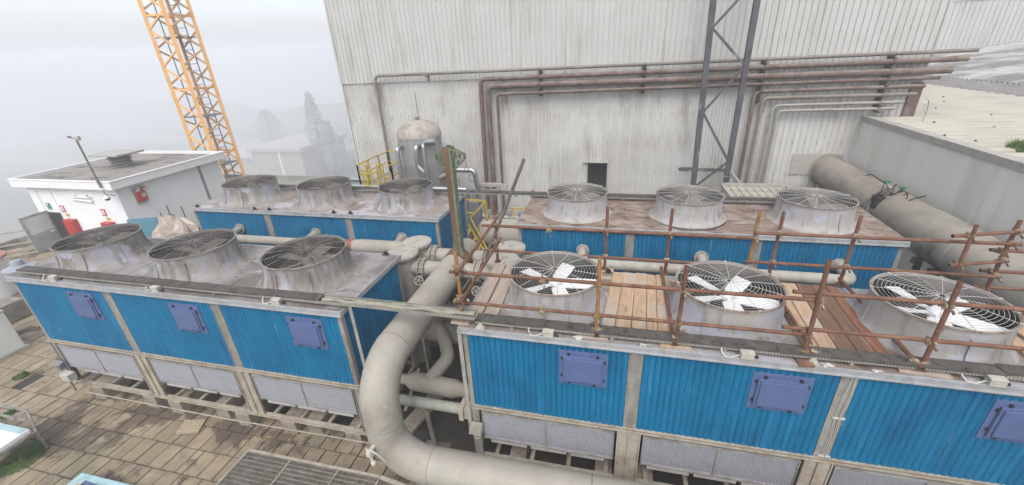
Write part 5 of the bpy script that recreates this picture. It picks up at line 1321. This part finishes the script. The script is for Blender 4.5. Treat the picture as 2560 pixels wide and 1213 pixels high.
v_ = wpart('roof_vent', m, 'grey', smooth=False)
m = MB(); m.box(-9.7, -8.2, 7.75, 8.85, .25, .33); wpart('vent_cap', m, 'coping', smooth=False, bevel=.02)
m = MB(); m.box(-6.449, -6.43, 9.36, 9.48, GZ, -.45); wpart('wall_joint', m, 'post', smooth=False)
m = MB(); m.box(-10.55, -10.5, 6.12, 6.15, GZ, -.6); m.box(-9.78, -9.74, 6.13, 6.149, GZ, -.55); m.box(-10.5, -9.78, 6.14, 6.149, -.62, -.57); wpart('door_frame', m, 'white_trim', smooth=False)
m = MB(); m.box(-10.45, -9.80, 6.13, 6.148, GZ, -1.5); wpart('doorway', m, 'black', smooth=False)
dl = wpart('door_leaf', MB().box(-.025, .025, -.80, 0, 0, 1.38).box(0, .0, 0, 0, 0, 0) if 0 else MB(), 'alu_grey') if 0 else None
dr_ = MB(); hx, hy = -10.45, 6.12
ux = Vector((.06, -.95, 0)).normalized()
def dbar(a, b, z0, z1, t=.05):
    p = Vector((hx, hy, 0)) + ux * a; q = Vector((hx, hy, 0)) + ux * b
    n_ = Vector((-ux.y, ux.x, 0)) * t / 2
    dr_.add([p - n_ + Vector((0, 0, z0)), q - n_ + Vector((0, 0, z0)), q + n_ + Vector((0, 0, z0)), p + n_ + Vector((0, 0, z0)), p - n_ + Vector((0, 0, z1)), q - n_ + Vector((0, 0, z1)), q + n_ + Vector((0, 0, z1)), p + n_ + Vector((0, 0, z1))],
            [(0, 1, 2, 3), (4, 7, 6, 5), (0, 4, 5, 1), (1, 5, 6, 2), (2, 6, 7, 3), (3, 7, 4, 0)])
zt = -1.42
dbar(0, .07, GZ + .03, zt); dbar(.83, .90, GZ + .03, zt); dbar(.07, .83, zt - .08, zt); dbar(.07, .83, GZ + .03, GZ + .62); dbar(.07, .83, GZ + .66, GZ + .72)
d1 = wpart('door_leaf', dr_, 'alu_grey', smooth=False)
dr_ = MB(); dbar(.07, .83, GZ + .72, zt - .08, .01); dr_.v = [tuple(Vector(p) - wo_) for p in dr_.v]; dr_.build('door_glass', 'glass', d1, smooth=False)
m = MB(); m.box(-8.75, -7.75, 6.06, 6.149, -.83, -.80); m.tube([(-8.75, 6.09, -.90), (-7.75, 6.09, -.97)], .035, 10); m.box(-8.6, -8.5, 6.08, 6.149, -.80, -.72); m.box(-8.0, -7.9, 6.08, 6.149, -.80, -.72); wpart('wall_lamp', m, 'white_trim', smooth=True)
def onwall(name, x, z, w_, h, mt, y=6.149, t=.012):
    m = MB(); m.box(x - w_ / 2, x + w_ / 2, y - t, y - .0005, z - h / 2, z + h / 2); return m
for i, (x, z) in enumerate(((-9.55, -1.33), (-7.52, -1.40))):
    s = empty('fire_sign', (x, 6.13, z), ['red and white fire equipment sign beside the open glass door', 'red and white fire equipment sign right of the door on the white wall'][i], 'sign', 'fire signs on the white building')
    m = MB(); m.box(-.10, .10, -.01, .015, -.13, .13); m.build('sign_plate', 'sign_red', s, smooth=False)
    m = MB(); m.box(-.08, -.055, -.014, -.010, -.10, .10); m.box(-.03, .0, -.014, -.010, -.07, .08); m.box(.0, .03, -.014, -.010, -.07, -.04); m.box(.0, .035, -.014, -.010, .04, .08); m.box(.05, .08, -.014, -.010, -.1, .1); m.build('white_symbol', 'white', s, smooth=False)
    s = MB(); s.box(x + .0, x + .18, 6.125, 6.149, z - .30, z - .20)
    tag(s.build('warning_sign', 'sign_yellow', smooth=False), ['small yellow sign under the fire sign near the door', 'small yellow sign under the right fire sign'][i], 'sign', 'yellow signs on the white building')
s = MB(); s.box(-10.30, -10.12, 6.11, 6.125, -1.36, -1.12)
tag(s.build('exit_sign', 'sign_green', smooth=False), 'green and white exit sign above the open door', 'sign')
s = MB(); s.lathe([(.035, 0), (.035, .004)], (-10.21, 6.106, -1.17), 10, 'y', True, True); s.bar((-10.21, 6.107, -1.2), (-10.24, 6.107, -1.32), .035, .006)
o = s.build('running_figure', 'white'); o.parent = None; tag(o, 'white running figure mark on the green exit sign', 'sign mark')
for i, (x, z, hh) in enumerate(((-9.33, -2.02, .62), (-7.42, -2.05, .62))):
    b = empty('fire_cabinet', (x, 6.05, z), ['large red fire cabinet by the open glass door', 'red fire cabinet whose top shows above the fan, right of the door'][i], 'fire cabinet', 'red fire cabinets on the white building')
    m = MB(); m.box(-.24, .24, -.10, .095, -.3, .3); m.build('cabinet_body', 'red', b, bevel=.01)
    m = MB(); m.box(-.20, .20, -.108, -.101, -.26, .26); m.lathe([(.03, -.02), (.03, 0)], (-.10, -.108, .08), 10, 'y', True); m.build('cabinet_door', 'red', b, bevel=.004)
sr = empty('alarm_siren', (-6.42, 6.83, -.88), 'red twin-horn alarm siren on the white side wall', 'alarm')
m = MB(); m.box(.005, .10, -.17, .17, -.26, .12); m.build('siren_case', 'red', sr, bevel=.02)
for y in (-.12, .12): MB().lathe([(.03, 0), (.05, .06), (.09, .13), (.08, .13), (.03, .05)], (.03, y, .22), 14, 'x').build('horn', 'lid_red', sr)
m = MB(); m.box(.101, .108, .0, .12, -.12, .02); m.build('label_plate', 'box', sr, smooth=False)
m = MB(); m.box(-.02, .004, -.2, .2, -.36, .3); m.build('back_plate', 'box', sr, smooth=False)
cp = empty('camera_pole', (-6.60, 5.88, -.3), 'thin green pole with camera head leaning over the white roof corner', 'camera pole')
MB().tube([(0, 0, -.05), (-.03, 0, .35), (-.10, 0, 1.62)], .03, 8).build('pole', 'green', cp)
m = MB(); m.tube([(-.03, 0, .3), (0, 0, -.05)], .045, 8); m.build('pole_sleeve', 'green', cp)
m = MB(); m.lathe([(.0, -.09), (.07, -.07), (.085, 0), (.07, .06), (.0, .09)], (.02, -.02, 1.66), 12); m.tube([(-.1, 0, 1.6), (.02, 0, 1.62)], .03, 8); m.build('camera_head', 'box', cp)
m = MB(); m.tube([(-.1, 0, 1.60), (-.35, 0, 1.68)], .015, 6); m.box(-.42, -.3, -.03, .03, 1.66, 1.72); m.build('wind_vane', 'grey', cp)
m = MB(); m.tube(fillet([(.03, .0, -.12), (.1, -.05, -.30), (.32, -.05, -.25), (.38, .05, -.35)], .1), .02, 6); m.build('cable_hook', 'post', cp)
m = MB(); m.tube([(.06, -.02, -.28), (.07, -.02, -.36)], .02, 6); m.lathe([(.03, -.33), (.085, -.36), (.095, -.42)], (.07, -.02, 0), 14, cap0=True); m.build('dome_housing', 'white_trim', cp)
m = MB(); m.lathe([(.09, -.42), (.075, -.47), (.03, -.505), (.001, -.51)], (.07, -.02, 0), 14); m.build('dome_lens', 'black', cp)

# teal board, film-wrapped heap and stakes between the white building and the back-left tower
m = MB(); m.box(-.45, .45, -.02, .02, -.72, .72, rot=Matrix.Rotation(R(-8), 3, 'X')); o = m.build('teal_board', 'teal', smooth=False); o.location = (-4.35, 5.15, -1.85); o.rotation_euler = (0, 0, R(20)); tag(o, 'teal board leaning by the white side wall', 'board')
m = MB(); rr = random.Random(21)
nu, nv = 16, 9
vs = []
for j in range(nv + 1):
    for i in range(nu):
        a = 2 * PI * i / nu; b = j / nv * PI / 2
        r = (1 + .22 * math.sin(3 * a + j) + rr.uniform(-.14, .14))
        vs.append((1.25 * r * math.cos(a) * math.cos(b), .5 * r * math.sin(a) * math.cos(b), 1.95 * math.sin(b) * (1 + rr.uniform(-.08, .08)) - .02))
m.add(vs, [(j * nu + i, j * nu + (i + 1) % nu, (j + 1) * nu + (i + 1) % nu, (j + 1) * nu + i) for j in range(nv) for i in range(nu)])
o = m.build('wrapped_heap', 'sheet_pink', smooth=False); o.location = (-2.75, 5.0, GZ); tag(o, 'heap wrapped in crumpled beige plastic beside the back-left tower', 'heap')
for i, (x, y, zt, dx) in enumerate([(-3.85, 5.5, -1.0, -.05), (-3.45, 5.5, -.72, -.03), (-2.85, 5.5, -.74, -.04), (-1.35, 5.4, -.42, -.02), (-.80, 5.4, -.42, -.02)]):
    m = MB(); m.tube([(x - dx, y, GZ), (x, y, zt)], .018, 6)
    tag(m.build('steel_stake', 'bracket'), ['leftmost dark stake beside the teal board', 'second dark stake left of the film-wrapped heap', 'dark stake poking from the film-wrapped heap', 'thin stake against the white wall, right of the heap', 'thinnest stake just left of the back-left tower'][i], 'stake', 'dark stakes by the white wall')

# ------------------------------------------------------------------ left yard things
rl = empty('yard_railing', (-10.4, 4.6, GZ), 'pale low railing at the edge of the yard by the open door', 'railing')
m = MB()
for z in (.95, .5, .08): m.bar((-2.6, -1.6, z), (-.0, .7, z), .05, .05)
for k in range(4): m.bar((-2.6 + 2.6 * k / 3, -1.6 + 2.3 * k / 3, 0), (-2.6 + 2.6 * k / 3, -1.6 + 2.3 * k / 3, .97), .05, .05)
m.build('rails', 'lightwood' if 0 else 'beam', rl, smooth=False)
m = MB(); m.poly([(-12.9, -3, GZ + .0), (-12.75, -3, GZ), (-12.75, 6, GZ), (-12.9, 6, GZ)], .18); struct(m.build('kerb', 'conc', smooth=False))
vp = empty('vent_pot', (-2.65, 1.3, GZ), 'blue-grey flanged vent pot behind the front-left tower', 'vent')
MB().lathe([(.15, 0), (.15, 2.05), (.29, 2.10), (.29, 2.13), (.12, 2.18), (.10, 2.30), (.001, 2.32)], n=28).build('pot', 'bluegrey', vp)
rd = empty('red_lidded_bin', (-7.7, 2.7, GZ), 'white tub with faded red lid at the left photo edge', 'bin')
MB().lathe([(.45, 0), (.55, 1.2)], n=24).build('tub', 'white_trim', rd)
MB().lathe([(.60, 1.18), (.62, 1.26), (.55, 1.30), (.3, 1.42), (.001, 1.45)], n=24).build('lid', 'lid_red', rd)
o = MB().box(-.5, .45, -.35, .35, 0, .55).box(-.3, .3, -.36, -.3, .3, .5).build('brown_crate', 'pipe_low', bevel=.04); o.location = (-5.6, 1.75, GZ); tag(o, 'brown dirty pump crate left of the front-left tower', 'crate')
cabn = empty('cream_cabinet', (-3.4, .4, GZ), 'cream sheet-metal cabinet at the left photo edge on the paving', 'cabinet')
m = MB(); m.box(-1.3, .0, -.5, .55, .06, 1.05); m.build('cabinet_body', 'annex', cabn, bevel=.01)
MB().box(-1.35, .06, -.55, .6, 0, .06).build('cabinet_base', 'coping', cabn, smooth=False); MB().box(-1.32, .02, -.52, .57, 1.051, 1.08).build('cabinet_top', 'coping', cabn, smooth=False)
ww = empty('white_panel_rack', (.3, -1.35, GZ), 'white and aqua panel lying on a rack in the bottom left corner', 'rack')
m = MB(); m.box(-1.0, .62, -.45, .14, .44, .52); m.build('white_panel', 'white_trim', ww, bevel=.008)
m = MB(); m.box(-1.0, .60, .02, .13, .521, .526); m.build('aqua_strip', 'aqua', ww, smooth=False)
m = MB()
for a, b in (((.64, .18, .42), (.64, -.5, .42)), ((.64, .18, .42), (-1.0, .18, .42)), ((.64, .18, .42), (.45, .30, .78)), ((.45, .30, .78), (-.9, .30, .78)), ((.64, .18, .42), (.64, .18, 0)), ((-.2, .18, .42), (.45, .30, .78)), ((.2, .18, .42), (.2, .18, 0)), ((-.4, .25, .55), (.45, .22, .60))): m.bar(a, b, .03, .03)
m.build('rack_frame', 'post', ww, smooth=False)
ac = empty('aqua_crate', (3.0, -1.75, GZ), 'aqua film-covered crate with timber sticks at the bottom edge', 'crate')
m = MB(); m.box(-.55, .75, -.5, .24, .0, .22); m.build('crate_body', 'aqua', ac, bevel=.02)
m = MB(); m.box(-.30, .50, .02, .10, .221, .235, rot=Matrix.Rotation(R(-4), 3, 'Z')); m.build('dark_slot', 'hatch', ac, smooth=False)
for k in range(3): MB().box(-.35 + k * .16, -.28 + k * .16, -.5, .05, .24, .29, rot=Matrix.Rotation(R(-12), 3, 'Z')).build('timber_stick', 'lightwood', ac, smooth=False)
m = MB(); m.poly([(2.93, -.17, GZ + .012), (3.33, -.08, GZ + .012), (3.45, -.36, GZ + .012), (3.05, -.47, GZ + .012)], .02); tag(m.build('chipboard_piece', 'osb', smooth=False), 'square of chipboard lying on the paving', 'board')
tag(tuft('weeds', (-2.1, .12, GZ), 420, .07, .13, '', seed=8), 'small weed patch in the paving left of the tower', 'weeds')
tag(tuft('weeds', (-.9, -.75, GZ), 300, .06, .12, '', seed=18), 'sparse weeds between slabs near the panel rack', 'weeds')
o = tuft('grass', (.75, -1.45, GZ), 1500, .07, .35, '', seed=28); struct(o, 'stuff')
# floor grating in the foreground
gr = empty('floor_grating', (6.25, -1.3, -2.45), 'dusty steel floor grating at the bottom of the photo', 'grating')
m = MB()
gx0, gx1, gy0, gy1 = 5.09 - 6.25, 7.46 - 6.25, -1.2, .60
nb = 26
for k in range(nb): y = gy0 + (gy1 - .04 - gy0) * k / (nb - 1); m.box(gx0, gx1, y - .003, y + .003, -.03, .0)
k = gx0
while k < gx1: m.box(k - .0035, k + .0035, gy0, gy1 - .04, -.028, -.003); k += .036
m.build('grating_bars', 'grating', gr, smooth=False)
m = MB(); m.box(gx0 - .02, gx1 + .02, gy1 - .035, gy1, -.06, .012); m.box(gx0 - .03, gx0 - .004, gy0, gy1 - .036, -.06, .008); m.box(gx1 + .004, gx1 + .03, gy0, gy1 - .036, -.06, .008)
for x in (-.35, .52): m.box(x - .008, x + .008, gy0, gy1 - .04, -.06, .003)
m.build('grating_frame', 'beam', gr, smooth=False)
m = MB()
for x in (gx0 + .05, -.35, .52, gx1 - .05):
    for y in (gy1 - .1, gy0 + .3): m.box(x - .03, x + .03, y - .03, y + .03, GZ + 2.45, -.061)
m.build('grating_leg', 'post', gr, smooth=False)
m = MB(); m.bar((7.49, -.72, -2.45), (9.2, -.95, -2.47), .05, .03)
tag(m.build('pale_bar', 'pipe_lid', smooth=False), 'pale flat bar leaving the grating under the big pipe', 'bar')

# ------------------------------------------------------------------ tower crane mast
def cw(x, y, z): return (10.6645 + (x - 10.6645) * 1.2, -4.3094 + (y + 4.3094) * 1.2, 3.307 + (z - 3.307) * 1.2)
Lp = Vector(cw(-8.79, 11.40, 0)[:2]); Rp = Vector(cw(-7.70, 12.64, 0)[:2])
mid = (Lp + Rp) / 2; hd = (Rp - Lp) / 2; pn = Vector((hd.y, -hd.x))      # towards the camera
Np = mid + pn * .92 - hd * .12; Fp = mid - pn * .92 + hd * .12
cr = empty('crane_mast', (mid.x, mid.y, GZ), 'orange lattice tower crane mast fading into the fog', 'crane')
corners = [Lp - mid, Np - mid, Rp - mid, Fp - mid]
pit = .88; zc0, nlev = -.2, 18
for k, c in enumerate(corners):
    MB().bar((c.x, c.y, zc0), (c.x, c.y, pit * nlev), .17 if k != 1 else .20, .17 if k != 1 else .20, up=(hd.x, hd.y, 0)).build('leg', 'crane', cr, smooth=False)
for f in range(4):
    a, b = corners[f], corners[(f + 1) % 4]
    for k in range(nlev):
        p, q = (a, b) if k % 2 else (b, a)
        MB().bar((p.x, p.y, k * pit + (.05)), (q.x, q.y, (k + 1) * pit), .075, .075).build('brace', 'crane', cr, smooth=False)
    for k in range(0, nlev, 4):
        MB().bar((a.x, a.y, k * pit + 1.55), (b.x, b.y, k * pit + 1.55), .09, .09).build('crossbar', 'crane', cr, smooth=False)
for k in (1.0, 4.1, 8.6, 12.6):
    z = k * pit
    m = MB(); m.poly([(c.x * .9, c.y * .9, z) for c in corners], .05); m.build('landing', 'grey', cr, smooth=False)
m = MB()
lx, ly = corners[3].x * .35 + corners[2].x * .3, corners[3].y * .35 + corners[2].y * .3
for q in (-.2, .2): m.bar((lx + q * .7, ly + q * .7, 0), (lx + q * .7, ly + q * .7, nlev * pit), .04, .04)
for k in range(int(nlev * pit / .35)): m.bar((lx - .14, ly - .14, k * .35), (lx + .14, ly + .14, k * .35), .03, .03)
m.build('ladder', 'grey', cr, smooth=False)
m = MB(); m.tube([(Lp.x * .6 + mid.x * .0 - Lp.x * .6 - .35, -.3, 0), (-.35, -.3, 8), (-.4, -.3, nlev * pit)], .03, 6); m.build('power_cable', 'grey', cr)

# ------------------------------------------------------------------ far things in the fog
def fz(x, y): return gh(x, y) - .2
fb = empty('foggy_building', (-110, 136, -42), 'pale flat building barely visible in the fog behind the crane', 'building')
m = MB(); m.box(-18, 4.5, -6, 22, 0, 14.3); m.build('wall', 'beige_wall', fb, smooth=False)
m = MB(); m.box(-19, 5.5, -7, 23, 14.3, 15.6); m.build('roof', 'coping', fb, smooth=False)
m = MB(); m.box(-5.5, -4.7, -6.4, -6.0, 0, 14.3); m.build('downpipe', 'white', fb, smooth=False)
fb2 = empty('foggy_building', (-147, 142, -43), 'lower shed left of the foggy flat building', 'building')
m = MB(); m.box(-11, 17, -5, 20, 0, 10.4); m.build('wall', 'beige_wall', fb2, smooth=False)
m = MB(); m.box(-12, 17.6, -6, 21, 10.4, 11.4); m.build('roof', 'coping', fb2, smooth=False)
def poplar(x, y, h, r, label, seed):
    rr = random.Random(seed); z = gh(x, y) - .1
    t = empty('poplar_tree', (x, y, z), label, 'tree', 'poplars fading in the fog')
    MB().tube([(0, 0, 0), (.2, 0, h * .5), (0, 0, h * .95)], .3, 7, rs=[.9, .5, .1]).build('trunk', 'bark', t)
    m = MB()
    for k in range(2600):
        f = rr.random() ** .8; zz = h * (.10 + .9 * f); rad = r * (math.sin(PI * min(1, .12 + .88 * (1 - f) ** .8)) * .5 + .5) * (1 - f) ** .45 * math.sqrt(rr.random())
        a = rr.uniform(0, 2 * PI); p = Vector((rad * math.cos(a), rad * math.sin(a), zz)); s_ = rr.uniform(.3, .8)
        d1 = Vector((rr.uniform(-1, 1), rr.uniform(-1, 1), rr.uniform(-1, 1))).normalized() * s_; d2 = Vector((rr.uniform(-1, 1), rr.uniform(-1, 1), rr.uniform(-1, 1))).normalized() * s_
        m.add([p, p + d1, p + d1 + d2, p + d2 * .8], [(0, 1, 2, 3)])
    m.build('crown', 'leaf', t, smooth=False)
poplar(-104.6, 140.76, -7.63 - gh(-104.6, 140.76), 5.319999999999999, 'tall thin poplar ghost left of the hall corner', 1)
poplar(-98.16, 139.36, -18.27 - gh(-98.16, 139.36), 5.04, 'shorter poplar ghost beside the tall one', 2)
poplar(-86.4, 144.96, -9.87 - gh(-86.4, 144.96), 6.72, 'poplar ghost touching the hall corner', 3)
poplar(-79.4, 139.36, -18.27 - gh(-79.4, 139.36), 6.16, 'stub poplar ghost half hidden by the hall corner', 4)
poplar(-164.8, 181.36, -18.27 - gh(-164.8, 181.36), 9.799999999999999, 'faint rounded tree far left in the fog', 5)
hills = MB()
rr = random.Random(2)
prof_ = [(-414 + 18 * k, 13 + 6 * math.sin(k * .5) + 3 * math.sin(k * 1.3) + rr.uniform(-1.5, 1.5)) for k in range(23)]
for (xa, ha), (xb, hb) in zip(prof_, prof_[1:]):
    hills.add([(xa, 262, -40), (xb, 262, -40), (xb, 285, -38 + hb), (xa, 285, -38 + ha), (xb, 330, -40), (xa, 330, -40)], [(0, 1, 2, 3), (3, 2, 4, 5)])
struct(hills.build('hills', 'field'))
# ------------------------------------------------------------------ haze
hz = MB(); hz.box(-420, 160, -40, 420, -41, 17)
hm = bpy.data.materials.new('haze_air'); hm.use_nodes = True
hn = hm.node_tree; hn.nodes.remove(hn.nodes['Principled BSDF'])
pv_ = hn.nodes.new('ShaderNodeVolumePrincipled')
pv_.inputs['Color'].default_value = (0.93, 0.945, 0.975, 1)
pv_.inputs['Density'].default_value = 0.0048
pv_.inputs['Anisotropy'].default_value = 0.2
hn.links.new(pv_.outputs[0], hn.nodes['Material Output'].inputs['Volume'])
h_ = hz.build('haze', hm, smooth=False); h_['kind'] = 'stuff'
